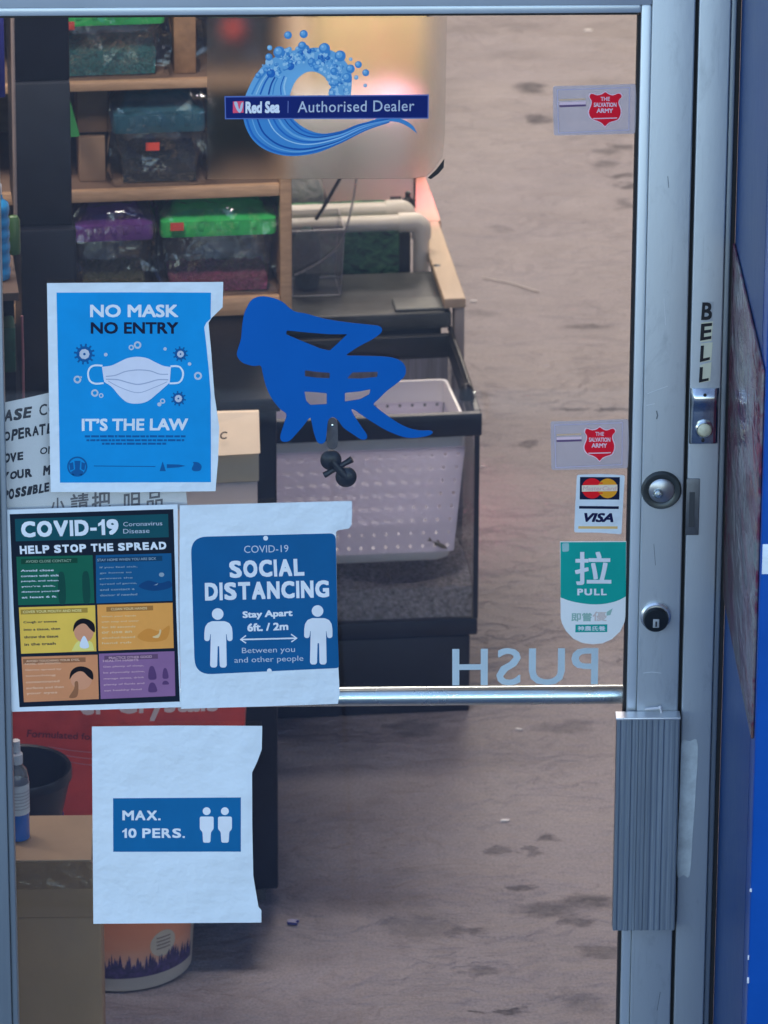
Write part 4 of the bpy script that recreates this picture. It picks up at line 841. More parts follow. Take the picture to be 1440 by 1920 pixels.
f = MB(); f.box((bx0, .4475, bzt-.040), (bx1+.004, .4488, bzt+.0005), clear('packing_tape', (.97, .94, .88), .15, bump=.5, bscale=40, haze=.08, hazecol=(.5, .38, .25), gain=.8)); f.build('tape', b_)
# spray bottle on the box
by = .525; bc_ = onY(33, 1562, by); bc_.z = bzt+.0026; sbt = thing('spray_bottle', bc_, 'small spray bottle of blue liquid standing on the cardboard box', 'bottle')
rad = .0172; H = onY(33, 1430, by).z-bc_.z
blq = M('blue_liquid', (.02, .14, .50), .2, coat=.5)
f = MB(); f.lathe([(0, 0), (rad, .001), (rad, .040), (0, .0402)], bc_, blq, 28); f.build('liquid', sbt)
f = MB(); f.lathe([(rad+.0006, .0405), (rad+.0006, .085), (rad+.0004, .0852)], bc_, M('bottle_label', (.66, .68, .70), .5, var=.08, scale=60), 28, caps=False)
for k in range(6): f.lathe([(rad+.0008, .074-.005*k), (rad+.0008, .0755-.005*k)], bc_, M('label_lines', (.42, .42, .46), .5), 28, caps=False)
f.build('label', sbt)
f = MB(); f.lathe([(rad, .0855), (rad, H-.022), (rad*.85, H-.010), (rad*.45, H-.002), (rad*.42, H+.006)], bc_, clear('bottle_plastic', (.75, .78, .82), .05, haze=.12, gain=1.6), 28, caps=False); f.build('bottle_body', sbt)
f = MB(); f.lathe([(0, H), (rad*.55, H), (rad*.55, H+.014), (rad*.38, H+.017), (rad*.36, H+.034), (0, H+.035)], bc_, M('white_plastic', (.74, .74, .75), .35), 20); f.build('spray_head', sbt)
# sack and bowls behind the box
f = MB(); rr = random.Random(8); rings = []
for k, (e, z) in enumerate(((.02, 0), (0, .03), (-.004, .2), (.004, .33), (.03, .395), (.075, .422))):
    rings.append([Vector((x+rr.uniform(-.008, .008), y+rr.uniform(-.006, .006), z+rr.uniform(-.006, .006)*(k > 0))) for x, y in rnd([(-.62+e, .68+e), (-.395-e*.3, .68+e), (-.395-e*.3, .95-e), (-.62+e, .95-e)], .05, 5)])
f.rings(rings, M('grey_sack', (.42, .39, .37), .45, var=.15, scale=14, bump=.3, bscale=30)); tag(f.build('plastic_sack'), 'greyish white plastic sack behind the cardboard box', 'sack')
pc = onY(34, 1437, .80); prx = abs(onY(135, 1437, .80).x-pc.x)
f = MB(); z0 = .428
f.lathe([(0, 0), (prx*.72, .001), (prx*.84, .03), (prx*.80, .031), (0, .0315)], Vector((pc.x, .80, z0)), M('purple_plastic', (.16, .06, .26), .4), 40); tag(f.build('bowl'), 'purple bowl under the black bowl, on the plastic sack', 'bowl')
f = MB(); hb = pc.z-(z0+.0325)
f.lathe([(0, 0), (prx*.80, .001), (prx*.97, hb-.016), (prx*1.0, hb-.015), (prx*1.0, hb-.002), (prx*.985, hb), (prx*.93, hb-.002), (prx*.90, hb-.014), (prx*.74, .012), (0, .010)], Vector((pc.x, .80, z0+.0325)), M('black_bowl', (.012, .014, .018), .35, var=.3), 56); tag(f.build('bowl'), 'round black bowl with a thick rim beside the spray bottle', 'bowl')
# red salt bag
rb = thing('salt_bag', I(-.3, 1.25, .1225), 'red bag of crystals standing in front of the black cabinet', 'bag')
redb = M('red_bag_plastic', (.64, .062, .045), .32, var=.22, scale=9, bump=.25, bscale=22)
bu1 = onVu(463, 1330, 1.2)[0]; bu0 = -.56; btop = onVu(463, 1250, 1.2)[2]
f = MB(); rr = random.Random(4); rings = []
nr = 12
for i in range(nr):
    t = i/(nr-1); k = .012*(1-math.sin(math.pi*t)); z = .123+(btop-.123)*t
    rings.append([I(x+rr.uniform(-.002, .002), y+rr.uniform(-.002, .0015), z) for x, y in rnd([(bu0+k, 1.20+k*.4), (bu1-k*.2, 1.20+k*.4), (bu1-k*.2, 1.39-k), (bu0+k, 1.39-k)], .012, 4)])
f.rings(rings, redb); f.build('bag_body', rb)
def onbag(x, y): return I(*onVu(x, y, 1.195))
f = MB(); f.txt('er Crystals', [(150, 1290), (411, 1284), (408, 1348), (150, 1356)], M('bag_lettering', (.80, .60, .56), .4, var=.2), onbag, .03)
f.txt('Formulated for', [(52, 1368), (178, 1376), (178, 1388), (50, 1382)], M('bag_dark_lettering', (.16, .02, .03), .4), onbag, .02); f.build('bag_lettering', rb)
for k, (x0, y0, x1, y1) in enumerate(((90, 1400, 190, 1412), (100, 1412, 190, 1424), (110, 1424, 190, 1436))): f = MB(); f.add([onbag(*p) for p in stroke(smooth([(x0, y0), ((x0+x1)/2, y0+8), (x1, y1)], 4, False), 1.6)], [tuple(range(2*(2*4+1)))], M('bag_line', (.55, .20, .20), .4)); f.build('printed_stripe', rb)
# cream carton on the bag
cc = M('cream_cardboard', (.80, .63, .40), .75, var=.07, scale=9, bump=.06); ccd = M('grey_cardboard', (.66, .55, .48), .8, var=.08, scale=9)
c0 = onVu(484, 938, 1.215); c1 = onVu(489, 782, 1.215); cm = onVu(488, 850, 1.215)[2]; cz = onVu(484, 906, 1.215)[2]
ct = thing('open_carton', I(c0[0]-.1, 1.3, btop+.001), 'cream cardboard carton with an open flap, right of the cyan poster', 'box')
f = MB(); ibox(f, (c0[0]-.30, 1.222, btop+.0015), (c0[0], 1.36, cz), ccd, .002); ibox(f, (c0[0]-.30, 1.22, cz+.0003), (c0[0]+.002, 1.36, cm), cc, .002); f.build('carcass', ct)
f = MB(); uR = c1[0]; P8 = [I(*p) for p in ((uR-.30, 1.206, cm-.002), (uR-.002, 1.206, cm+.004), (uR-.002, 1.214, cm+.004), (uR-.30, 1.214, cm-.002), (uR-.30, 1.245, c1[2]), (uR, 1.245, c1[2]-.004), (uR, 1.251, c1[2]-.003), (uR-.30, 1.251, c1[2]+.001))]
f.hexa(P8, M('flap_cream', (.82, .66, .46), .75, var=.06, bump=.05)); f.txt('C', [(413, 810), (426, 809), (425, 823), (412, 824)], black, lambda x, y: I(*onVu(x, y, 1.213)), .02); f.build('flap', ct)
ibx = MB(); 
# bucket on the floor
q = onZ(222, 1866); br_ = .117; bcn = Vector((onY(222, 1866, q.y+br_).x, q.y+br_, 0)); bcn.x = onZ(222, 1845).x
bk = thing('bucket', bcn, 'round tub with an orange sunset label standing on the floor', 'bucket')
tub = M('cream_tub', (.66, .58, .46), .4, var=.05); BH = .20
def br(z): return br_*.955+.012*z/.2
f = MB(); f.lathe([(0, .002), (br(0)-.006, .0), (br(0), .004), (br(.05), .05), (br(BH), BH), (br(BH)+.004, BH+.002), (br(BH)+.004, BH+.016), (0, BH+.017)], bcn, tub, 56); f.build('tub_body', bk)
def onb(a, z, d=.0006): r_ = br(z)+d; return bcn+Vector((r_*math.sin(a), -r_*math.cos(a), z))
def lblmat():
    m, t, b, o = new('sunset_label'); g_ = nd(t, 'ShaderNodeSeparateXYZ'); c = nd(t, 'ShaderNodeTexCoord'); L(t, c.outputs['Object'], g_.inputs[0])
    n = noise(t, coords(t, (3, 3, 12)), 6, 4); z = mth(t, 'ADD', mth(t, 'MULTIPLY', g_.outputs[2], 5.0), mth(t, 'MULTIPLY', n.outputs[0], .12))
    cr = ramp(t, z, [(.22, (.93, .60, .42)), (.45, (.95, .36, .17)), (.75, (.95, .27, .10))]); L(t, cr.outputs[0], b.inputs['Base Color']); b.inputs['Roughness'].default_value = .35; return m
f = MB(); n = 40; A0, A1 = R(-80), R(72); zb_, zt_ = .026, .19
f.rings([[onb(A0+(A1-A0)*i/n, z) for i in range(n+1)] for z in (zb_, .08, .13, zt_)], lblmat(), False, True, False)
tr_ = M('tree_line_ink', (.085, .055, .15), .4, var=.6, scale=120); rr = random.Random(21)
for k in range(150):
    a = A0+(A1-A0)*(k+rr.random())/150; t = (a-A0)/(A1-A0); top = .088-.040*t+.006*math.sin(9*t)+rr.uniform(-.022, .008); wd = rr.uniform(.014, .034)
    zs = [zb_+.0004, zb_+(top-zb_)*.5, top-(top-zb_)*.22, top]
    if top > zb_+.006: f.rings([[onb(min(A1, max(A0, a+s_*w2)), z, .0011+.000005*k) for s_ in (-1, 0, 1)] for z, w2 in zip(zs, (wd*1.1, wd*.9, wd*.5, .002))], tr_, False, False, False)
acx, acz = R(33), .110
acx = math.asin(min(.95, (onY(307, 1768, bcn.y-.08).x-bcn.x)/br(.1))); acz = onY(307, 1768, bcn.y-br(.1)*math.cos(acx)).z
f.rings([[onb(acx+.0*i, acz, .0012) for i in range(24)], [onb(acx+.20*math.cos(2*math.pi*i/24), acz+.0225*math.sin(2*math.pi*i/24), .0012) for i in range(24)]], M('cream_badge', (.72, .60, .42), .4), False, False)
for k in range(4): f.rings([[onb(acx-.11+.22*i/6, acz+.010-.0062*k+d, .0016) for i in range(7)] for d in (0, .0022)], M('badge_line', (.30, .22, .18), .5), False, False, False)
for k in range(3): f.rings([[onb(acx+.14+.16*i/5, acz-.032-.008*k+d, .0014) for i in range(6)] for d in (0, .005)], M('small_print', (.30, .25, .26), .5, var=.5, scale=200), False, False, False)
f.build('label', bk)

# --- front aquarium
tk = thing('aquarium', I(.1, 2.3, 0), 'open topped aquarium with a black rim on a black stand, in front', 'aquarium')
TU0, TU1, TV0, TV1 = -.22, .404, 2.105, 2.475; TB, TT = .141, .5395
tglass = clear('tank_glass', (.975, .985, .985), .01, ior=1.5)
f = MB(); ibox(f, (TU0+.02, TV0+.002, 0), (TU1-.016, TV1-.01, TB-.001), M('stand_black', (.012, .014, .020), .5, var=.3), .003); f.build('stand', tk)
f = MB(); ibox(f, (TU0, TV0-.001, TB), (TU1-.004, TV1, TB+.030), darkp, .003); f.build('base_rim', tk)
g_ = .006; e = .0025
f = MB(); ibox(f, (TU0+e, TV0+e, TB+.0305), (TU1-e-.003, TV0+e+g_, TT-.0405), tglass); ibox(f, (TU0+e, TV1-e-g_, TB+.0305), (TU1-e-.003, TV1-e, TT-.0405), tglass)
ibox(f, (TU0+e, TV0+e+g_+.0003, TB+.0305), (TU0+e+g_, TV1-e-g_-.0003, TT-.0405), tglass); ibox(f, (TU1-e-g_-.003, TV0+e+g_+.0003, TB+.0305), (TU1-e-.003, TV1-e-g_-.0003, TT-.0405), tglass); f.build('glass_wall', tk)
f = MB()
for a, b in (((TU0, TV0, TT-.040), (TU1, TV0+.014, TT)), ((TU0, TV1-.014, TT-.040), (TU1, TV1, TT)), ((TU0, TV0+.0143, TT-.040), (TU0+.014, TV1-.0143, TT)), ((TU1-.012, TV0+.0143, TT-.040), (TU1, TV1-.0143, TT))): ibox(f, a, b, darkp, .002)
for uu in (TU0+.001, TU1-.012): ibox(f, (uu, TV0+.0005, TB+.0303), (uu+.0085, TV0+.0024, TT-.0403), darkp)
f.build('rim', tk)
f = MB(); rr = random.Random(2); nx, ny = 60, 34; vs = []
grv = M('dark_gravel', (.32, .295, .30), .8, var=.6, scale=130, bump=1, bscale=160)
for j in range(ny):
    for i in range(nx): vs.append(I(TU0+.0095+(TU1-TU0-.022)*i/(nx-1), TV0+.0092+(TV1-TV0-.019)*j/(ny-1), TB+.085+.02*math.sin(i*.21+1)*math.sin(j*.17)+rr.uniform(-.004, .004)))
f.add(vs, [(j*nx+i, j*nx+i+1, (j+1)*nx+i+1, (j+1)*nx+i) for j in range(ny-1) for i in range(nx-1)], grv, True)
f.add([vs[i] for i in range(nx)]+[I(TU0+.0095+(TU1-TU0-.022)*i/(nx-1), TV0+.0092, TB+.031) for i in range(nx)], [(i, nx+i, nx+i+1, i+1) for i in range(nx-1)], grv); f.build('gravel', tk)
f = MB(); ibox(f, (TU0+.009, TV1-.012, TB+.031), (TU1-.012, TV1-.0095, TT-.041), M('streak_reflections', (.22, .225, .25), .3, var=.55, scale=9, stretch=(7, 1, .35))); f.build('back_panel', tk)  # grey streaks in the colour stand for reflections on the back glass
# perforated basket hanging in it
def perf():
    m, t, b, o = new('perforated_plastic'); c = nd(t, 'ShaderNodeUVMap').outputs[0]
    fr = nd(t, 'ShaderNodeVectorMath', operation='FRACTION'); L(t, c, fr.inputs[0]); sb = nd(t, 'ShaderNodeVectorMath', operation='SUBTRACT'); L(t, fr.outputs[0], sb.inputs[0]); sb.inputs[1].default_value = (.5, .5, 0)
    ln = nd(t, 'ShaderNodeVectorMath', operation='LENGTH'); L(t, sb.outputs[0], ln.inputs[0]); hole = mth(t, 'LESS_THAN', ln.outputs['Value'], .14)
    n = noise(t, coords(t), 6, 4); cr = ramp(t, n.outputs[0], [(.3, (.82, .79, .88)), (.7, (.87, .85, .93))]); L(t, cr.outputs[0], b.inputs['Base Color']); b.inputs['Roughness'].default_value = .35; b.inputs['Subsurface Weight'].default_value = 0
    tl = nd(t, 'ShaderNodeBsdfTranslucent'); tl.inputs[0].default_value = (.88, .84, .93, 1); m1 = nd(t, 'ShaderNodeMixShader'); m1.inputs[0].default_value = .55; L(t, b.outputs[0], m1.inputs[1]); L(t, tl.outputs[0], m1.inputs[2])
    tr = nd(t, 'ShaderNodeBsdfTransparent'); m2 = nd(t, 'ShaderNodeMixShader'); L(t, hole, m2.inputs[0]); L(t, m1.outputs[0], m2.inputs[1]); L(t, tr.outputs[0], m2.inputs[2]); L(t, m2.outputs[0], o.inputs[0]); return m
pf = perf()
plain = M('basket_plastic', (.87, .84, .84), .3, var=.05)
bkt = thing('perforated_basket', I(.2, 2.2, .28), 'white perforated plastic basket hanging inside the front aquarium', 'basket')
ub0 = onVu(535, 900, 2.135)[0]-.05; ub1 = onVu(873, 850, 2.135)[0]; zb1 = onVu(850, 1050, 2.135)[2]; zt1 = .507; ubb = onVu(852, 1040, 2.135)[0]
BV0, BV1 = 2.128, 2.335
def wall(P4, uvs, name):
    """perforated wall P4 = bottom left, bottom right, top right, top left; uvs = holes across and up"""
    me = bpy.data.meshes.new(name); o = bpy.data.objects.new(name, me); COL.objects.link(o); o.parent = bkt; base = ROOT[bkt.name]; ROOT[o.name] = base
    n = (P4[1]-P4[0]).cross(P4[3]-P4[0]).normalized()*.0012
    vs = [p-base for p in P4]+[p-base+n for p in P4]
    me.from_pydata(vs, [], [(0, 1, 2, 3), (7, 6, 5, 4), (0, 4, 5, 1), (1, 5, 6, 2), (2, 6, 7, 3), (3, 7, 4, 0)]); me.materials.append(pf); ul = me.uv_layers.new(name='UVMap')
    cc_ = [(0, 0), (uvs[0], 0), (uvs[0], uvs[1]), (0, uvs[1])]
    for pi, poly in enumerate(me.polygons):
        for li in poly.loop_indices:
            vi = me.loops[li].vertex_index % 4; ul.data[li].uv = cc_[vi] if pi < 2 else (0, 0)
    return o
zs_ = zb1+.012
wall([I(ub0, BV0, zb1+.02), I(ubb-.004, BV0, zb1+.02), I(ub1-.002, BV0, zt1-.035), I(ub0, BV0, zt1-.035)], (int((ubb-ub0)/.0205), 8), 'front_wall')
wall([I(ubb-.01, BV1, zb1+.02), I(ub0, BV1, zb1+.02), I(ub0, BV1, zt1-.030), I(ub1-.012, BV1, zt1-.030)], (int((ubb-ub0)/.0205), 8), 'back_wall')
wall([I(ubb-.003, BV0+.002, zb1+.02), I(ubb-.009, BV1-.002, zb1+.02), I(ub1-.011, BV1-.002, zt1-.035), I(ub1-.003, BV0+.002, zt1-.035)], (9, 8), 'side_wall')
f = MB()
o_ = lambda k, z, r_=.02: [I(x, y, z) for x, y in rnd([(ub0-k, BV0-k), (ubb+k-.004, BV0-k), (ubb+k-.010, BV1+k), (ub0-k, BV1+k)], r_, 4)]
f.rings([o_(-.012, zb1), o_(-.004, zb1+.006), o_(.0005, zb1+.0205)], plain, True); f.build('basket_floor', bkt)
f = MB(); o2 = lambda k, z: [I(x, y, z) for x, y in rnd([(ub0-k, BV0-k), (ub1+k, BV0-k), (ub1-.010+k, BV1+k), (ub0-k, BV1+k)], .012, 4)]
f.rings([o2(-.001, zt1-.0345), o2(.0, zt1-.002), o2(.003, zt1), o2(.003, zt1+.003), o2(-.0015, zt1+.003), o2(-.003, zt1-.0345)], plain, False); f.build('basket_rim', bkt)
# fish in the tank, seen through the front pane
fc = I(*onVu(823, 1021, 2.118)); fr_ = Vector((math.cos(R(28)), 0, -math.sin(R(28)))); fu = Vector((math.sin(R(28)), 0, math.cos(R(28))))
f = MB(); rings = []
for t, h_, w_ in ((0, .0006, .0005), (.08, .0018, .0012), (.25, .0036, .0020), (.45, .0042, .0022), (.65, .0034, .0018), (.85, .0016, .0009), (1, .0009, .0005)):
    c = fc+fr_*(.016-.028*t); rings.append([c+fu*h_*math.cos(a*math.pi/6)+VI*w_*math.sin(a*math.pi/6) for a in range(12)])
fm = M('fish_skin', (.16, .135, .08), .35, var=.4, scale=120)
f.rings(rings, fm); tl_ = fc+fr_*(-.012)
f.add([tl_, tl_+fr_*(-.009)+fu*.005, tl_+fr_*(-.007), tl_+fr_*(-.009)-fu*.004, tl_+VI*.0005], [(0, 1, 2), (0, 2, 3), (4, 2, 1), (4, 3, 2)], fm)
f.add([fc+fu*.004, fc-fr_*.005+fu*.0072, fc-fr_*.008+fu*.003, fc-fr_*.002-fu*.0035, fc-fr_*.006-fu*.0062, fc-fr_*.007-fu*.002], [(0, 1, 2), (3, 4, 5)], fm); tag(f.build('fish'), 'small brownish fish low in the front aquarium', 'fish')
# cable clip at the right rim
f = MB(); cpt = I(TU1-.012, 2.17, TT+.001); f.lathe([(.012, 0), (.013, .004), (.010, .020), (.005, .026), (0, .027)], cpt+UI*(-.006), blk, 20); f.lathe([(.0035, .0), (.0035, .006), (0, .007)], cpt+UI*.007+VI*.012, chrome, 12); tag(f.build('suction_cup'), 'black suction cup on the right rim of the front aquarium', 'suction cup')
f = MB(); f.tube([I(TU1-.006, 2.19, TT+.003), I(TU1-.006, 2.33, TT+.004), I(TU1-.007, 2.48, TT+.006)], .0045, blk, 10); tag(f.build('cable'), 'black cable lying along the right rim of the front aquarium', 'cable')

# --- second aquarium behind, with its flat black hood
h2 = thing('hooded_aquarium', I(.2, 2.6, 0), 'black aquarium with a flat hood right behind the front aquarium', 'aquarium')
f = MB(); ibox(f, (-.22, 2.50, 0), (.385, 2.685, .5405), M('hood_body', (.016, .018, .024), .45, var=.3), .004); f.build('body', h2)
f = MB(); ibox(f, (-.22, 2.488, .541), (.401, 2.69, .572), M('hood_plastic', (.060, .064, .060), .48, var=.35, scale=14, bump=.1), .006); f.build('hood', h2)
f = MB(); ibox(f, (.305, 2.495, .5723), (.396, 2.55, .5775), M('hood_flap', (.12, .13, .12), .5, var=.3), .003); f.build('feeding_flap', h2)
# acrylic box standing on the hood
ab = thing('acrylic_box', I(.18, 2.6, .572), 'clear acrylic box with a dark sponge filter on the black hood', 'acrylic box')
a0, a1 = onVu(549, 556, 2.585)[0], onVu(638, 552, 2.585)[0]; az = onVu(650, 398, 2.66)[2]
acr = clear('acrylic', (.84, .85, .87), .03, ior=1.5, haze=.16, hazecol=(.42, .39, .39), gain=1.6)
f = MB()
rg = lambda k, z, s_=0: [I(x, y, z) for x, y in ((a0-k, 2.583-k), (a1+k, 2.583-k), (a1+k, 2.67+k), (a0-k, 2.67+k))]
f.rings([rg(0, .5735), rg(.006, az)], acr, False, False); f.add(rg(0, .5735), [(3, 2, 1, 0)], acr)
f.build('case', ab)
edge = M('acrylic_edge', (.50, .47, .46), .3)
f = MB(); b0_, b1_ = rg(.0004, .574), rg(.0064, az)
for i in range(4): f.tube([b0_[i], b1_[i]], .0008, edge, 6); f.tube([b1_[i], b1_[(i+1) % 4]], .0010, edge, 6); f.tube([b0_[i], b0_[(i+1) % 4]], .0009, edge, 6)
f.build('edge_bead', ab)
f = MB(); rr = random.Random(6); c = I((a0+a1)/2-.012, 2.63, .5745)
f.lathe([(0, 0), (.020, .002), (.024, .03), (.023, .075), (.018, az-.60), (.010, az-.59), (0, az-.588)], c, M('filter_sponge', (.018, .045, .045), .8, var=.5, scale=60, bump=.5, bscale=150), 20); f.build('sponge_filter', ab)
f = MB(); pth = [at(x, y, v) for x, y, v in ((640, 330, 2.66), (622, 362, 2.65), (603, 395, 2.64), (592, 412, 2.635))]; f.tube([pth[0]+Vector((.02, 0, .10))]+pth, .0032, blk, 10); tag(f.build('filter_cable'), 'thick black cable going down into the acrylic box', 'cable')
f = MB(); pth = smooth3 = [at(x, y, v) for x, y, v in ((672, 300, 2.60), (668, 335, 2.585), (658, 385, 2.578), (648, 432, 2.576), (632, 462, 2.575), (606, 486, 2.575), (578, 502, 2.575), (552, 516, 2.575))]; pth = [at(x, y, 2.576) for x, y in smooth([(672, 296), (668, 335), (660, 385), (650, 425), (636, 458), (610, 484), (580, 502), (552, 516)], 4, False)]; f.tube(pth, .0021, clear('airline_tube', (.72, .72, .74), .1, haze=.30, hazecol=(.7, .68, .68), gain=2), 10); tag(f.build('air_tube'), 'clear curved air tube in front of the acrylic box', 'tube')

# --- pale wooden bench with aquariums and pipes behind
bn = thing('wooden_bench', I(.3, 3.2, 0), 'pale plywood bench running back along the aquariums', 'bench')
BZ = .60; ply = M('plywood', (.52, .385, .255), .5, var=.14, scale=7, stretch=(3, .6, 1), bump=.05)
f = MB(); ibox(f, (-.5, 2.86, BZ-.018), (.428, 4.9, BZ), ply, .002); ibox(f, (.386, 2.478, BZ-.018), (.4235, 2.8598, BZ-.0005), ply, .002); f.build('bench_top', bn)
f = MB(); ibox(f, (.4055, 2.484, 0), (.4225, 2.52, BZ-.0185), M('leg_wood', (.36, .31, .28), .6, var=.12, scale=20, stretch=(1, 1, .2)), .002); f.build('leg', bn)
f = MB(); ibox(f, (.395, 4.8, 0), (.427, 4.85, BZ-.0185), M('leg_wood', (.36, .31, .28)), .002); f.build('leg', bn)
gt = thing('planted_aquarium', I(.3, 2.78, 0), 'small dark aquarium full of green plants under the white pipes', 'aquarium')
gu0, gu1 = .10, onVu(770, 470, 2.70)[0]; gz1 = .648
def plantmat():
    m, t, b, o = new('tank_plants'); v = coords(t, (2.0, 1, 4.5)); n = noise(t, v, 16, 8, .7, 1.5); n2 = noise(t, coords(t), 5, 3)
    cr = ramp(t, n.outputs[0], [(.36, (.008, .03, .03)), (.45, (.04, .17, .09)), (.56, (.12, .38, .17)), (.72, (.30, .60, .26))]); L(t, mixc(t, mth(t, 'MULTIPLY', n2.outputs[0], .5), cr.outputs[0], (.006, .012, .02)), b.inputs['Base Color']); b.inputs['Roughness'].default_value = .3; return m
f = MB(); ibox(f, (gu0, 2.705, .30), (gu1-.02, 2.845, gz1), plantmat()); f.build('plants', gt)
f = MB(); ibox(f, (gu0-.004, 2.70, .30), (gu1, 2.704, gz1+.004), tglass); ibox(f, (gu1-.019, 2.7045, .30), (gu1, 2.85, gz1+.004), darkp); ibox(f, (gu0-.004, 2.70, 0), (gu1, 2.85, .2998), darkp); f.build('tank_wall', gt)
# the grey backed tank behind the pipes
gy = thing('grey_tank', I(.3, 2.95, BZ), 'tank with a pale grey side and a black edge on the bench', 'aquarium')
yu1 = onVu(779, 390, 2.93)[0]
f = MB(); ibox(f, (-.1, 2.93, .6005), (yu1-.003, 3.04, .792), M('pale_grey_board', (.80, .79, .81), .5, var=.06, scale=5), .002); f.build('side_panel', gy)
f = MB(); ibox(f, (yu1-.0028, 2.928, .6005), (yu1, 3.04, .793), rubber); f.build('black_edge', gy)
pvc = M('white_pvc', (.80, .75, .66), .32, var=.05)
pp = thing('pipe_run', at(700, 410, 2.75), 'white plastic pipes with elbows above the green plants', 'pipe')
r_p = .0140
pu, pv, pz = onVu(790, 418, 2.712); pl_ = onVu(645, 421, 2.712)
z_lo = pl_[2]; z_hi = onVu(645, 396, 2.755)[2]
f = MB(); f.tube([I(.05, 2.712, z_lo), I(pu-.035, 2.712, z_lo)], r_p, pvc, 20); f.build('lower_pipe', pp)
f = MB(); f.tube([I(.05, 2.755, z_hi), I(pu-.055, 2.755, z_hi)], r_p, pvc, 20); f.build('upper_pipe', pp)
f = MB()
def elbow(cu, v, z, r_, rad): return [I(cu+math.sin(a)*rad, v, z-rad+math.cos(a)*rad) for a in [math.pi/2*i/8 for i in range(9)]]
k_ = .014
f.tube([I(pu-.040, 2.712, z_lo)]+elbow(pu-k_, 2.712, z_lo, r_p, k_)+[I(pu, 2.712, z_lo-.030)], r_p*1.22, pvc, 20); f.build('elbow', pp)
f = MB(); f.tube([I(pu-.058, 2.755, z_hi)]+elbow(pu-.02-k_, 2.755, z_hi, r_p, k_)+[I(pu-.02, 2.755, z_hi-.028)], r_p*1.22, pvc, 20); f.build('elbow', pp)
f = MB(); f.tube([I(pu, 2.712, z_lo-.028), I(pu, 2.712, .50)], r_p, pvc, 20); f.build('down_pipe', pp)
f = MB(); c = at(765, 378, 2.80); f.lathe([(.013, 0), (.014, .008), (.010, .016), (.005, .02), (.005, .03), (0, .031)], c-Vector((0, 0, .012)), blk, 18); tag(f.build('pump_valve'), 'small black valve on top of the upper pipe', 'valve')
f = MB(); f.lathe([(.009, 0), (.0095, .004), (.007, .010), (0, .012)], I(*onVu(819, 508, 2.64)), blk, 16); tag(f.build('rubber_stopper'), 'small black stopper on the bench beside the foot of the white down pipe', 'stopper')  # small black knob beside the vertical pipe
# grey bag and beige panel behind the acrylic box
f = MB(); a, b = at(546, 398, 2.86), at(606, 345, 2.86); ua, ub = uv(a), uv(b); rr = random.Random(9)
rings = [[I(x+rr.uniform(-.004, .004), y+rr.uniform(-.004, .004), z) for x, y in rnd([(ua[0]-.05+k, 2.86+k), (ub[0]-k, 2.86+k), (ub[0]-k, 2.91-k), (ua[0]-.05+k, 2.91-k)], .015, 5)] for k, z in ((0, .6002), (-.004, .64), (0, .67), (.012, .70))]
f.rings(rings, M('grey_film', (.42, .40, .41), .4, var=.3, scale=30, bump=.5)); tag(f.build('grey_bag'), 'grey plastic bag on the bench beside the acrylic box', 'bag')
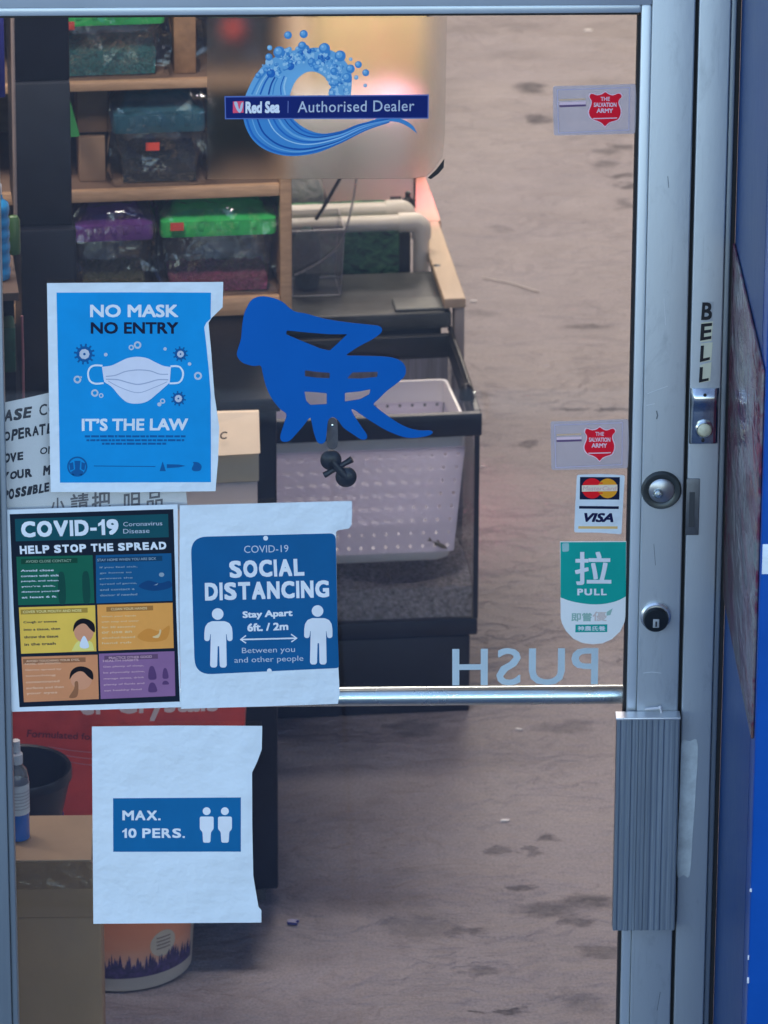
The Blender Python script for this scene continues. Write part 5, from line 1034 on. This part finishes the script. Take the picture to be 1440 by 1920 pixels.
# far stand with a lit pale yellow tank
fs = thing('far_stand', I(.3, 3.6, 0), 'dark stand under the pale yellow lit tank, far back', 'stand')
f = MB(); ibox(f, (.24, 4.95, 0), (.66, 5.3, .30), darkp); f.build('stand_body', fs)
yt = thing('lit_tank', I(.3, 3.5, BZ), 'tank with a pale yellow lit front showing dark leaf shapes, behind the sticker', 'aquarium')
yv = 3.09
y0, y1 = onVu(596, 100, yv)[0], onVu(800, 100, yv)[0]
f = MB(); ibox(f, (y0, yv, .6006), (y1, yv+.25, 1.10), M('pale_yellow_panel', (.86, .68, .36), .5, var=.08, scale=4), .003); f.build('front_panel', yt)
lm_ = M('leaf_brown', (.36, .27, .20), .6)
for x, y, a, l_ in ((735, 58, 60, 18), (745, 62, 55, 10), (702, 84, 75, 13), (750, 95, 60, 13), (660, 70, 8, 14), (712, 140, 5, 10)):
    c = Vector((x, y)); d = Vector((math.cos(R(a)), math.sin(R(a)))); n = Vector((-d.y, d.x))
    f = MB(); f.add([at(q.x, q.y, yv-.002) for q in (c-d*l_, c-d*l_*.4+n*5, c+d*l_*.4+n*5, c+d*l_, c+d*l_*.4-n*5, c-d*l_*.4-n*5)], [tuple(range(6))], lm_); f.build('leaf', yt)
lamp('aquarium_lamp', I(.36, 2.72, 1.28), 0.62, (1, .86, .60), .45, .10, (0, 1, -.85))
lamp('aquarium_lamp', I(.425, 2.97, .985), 0.11, (1, .25, .44), .06, .16, (-.12, 0, -1), 45)

# --- scraps on the floor
f = MB(); c = onZ(550, 1732); f.add([c+Vector((x, y, z)) for z in (.001, .005) for x, y in ((-.010, -.003), (.006, -.008), (.003, -.001), (.009, .004), (-.002, .008), (-.009, .004))], [(5, 4, 3, 2, 1, 0), (6, 7, 8, 9, 10, 11)]+[(i, (i+1) % 6, 6+(i+1) % 6, 6+i) for i in range(6)], M('blue_scrap_plastic', (.02, .03, .25), .4)); tag(f.build('blue_scrap'), 'small dark blue scrap lying on the bare floor', 'scrap')
scr = M('white_scrap_paper', (.8, .78, .76), .6)
for x, y, s_, a, lab in ((973, 1369, .006, -25, 'white paper scrap on the floor just below the push bar'), (947, 1540, .008, 5, 'white paper scrap in the middle of the lower floor'), (888, 566, .007, 5, 'white paper scrap beside the end of the plywood bench'), (1103, 58, .010, 0, 'white paper scrap on the floor near the top of the door'), (905, 877, .004, 0, 'tiny white scrap right of the aquarium rim')):
    c = onZ(x, y); d = Vector((math.cos(R(a)), math.sin(R(a)), 0)); n = Vector((-d.y, d.x, 0)); f = MB()
    f.add([c+d*p*s_+n*q*s_+Vector((0, 0, z)) for z in (.0008, .003) for p, q in ((-1, -.3), (.7, -.45), (1, .2), (-.6, .4))], [(3, 2, 1, 0), (4, 5, 6, 7)]+[(i, (i+1) % 4, 4+(i+1) % 4, 4+i) for i in range(4)], scr); tag(f.build('paper_scrap'), lab, 'scrap', 'white scraps on the shop floor')
f = MB(); f.tube([onZ(905, 523)+Vector((0, 0, .003)), onZ(960, 534)+Vector((0, 0, .003)), onZ(1012, 550)+Vector((0, 0, .003))], .0014, M('dusty_straw', (.60, .55, .50), .6), 8); tag(f.build('straw'), 'thin white straw lying on the floor right of the bench', 'straw')
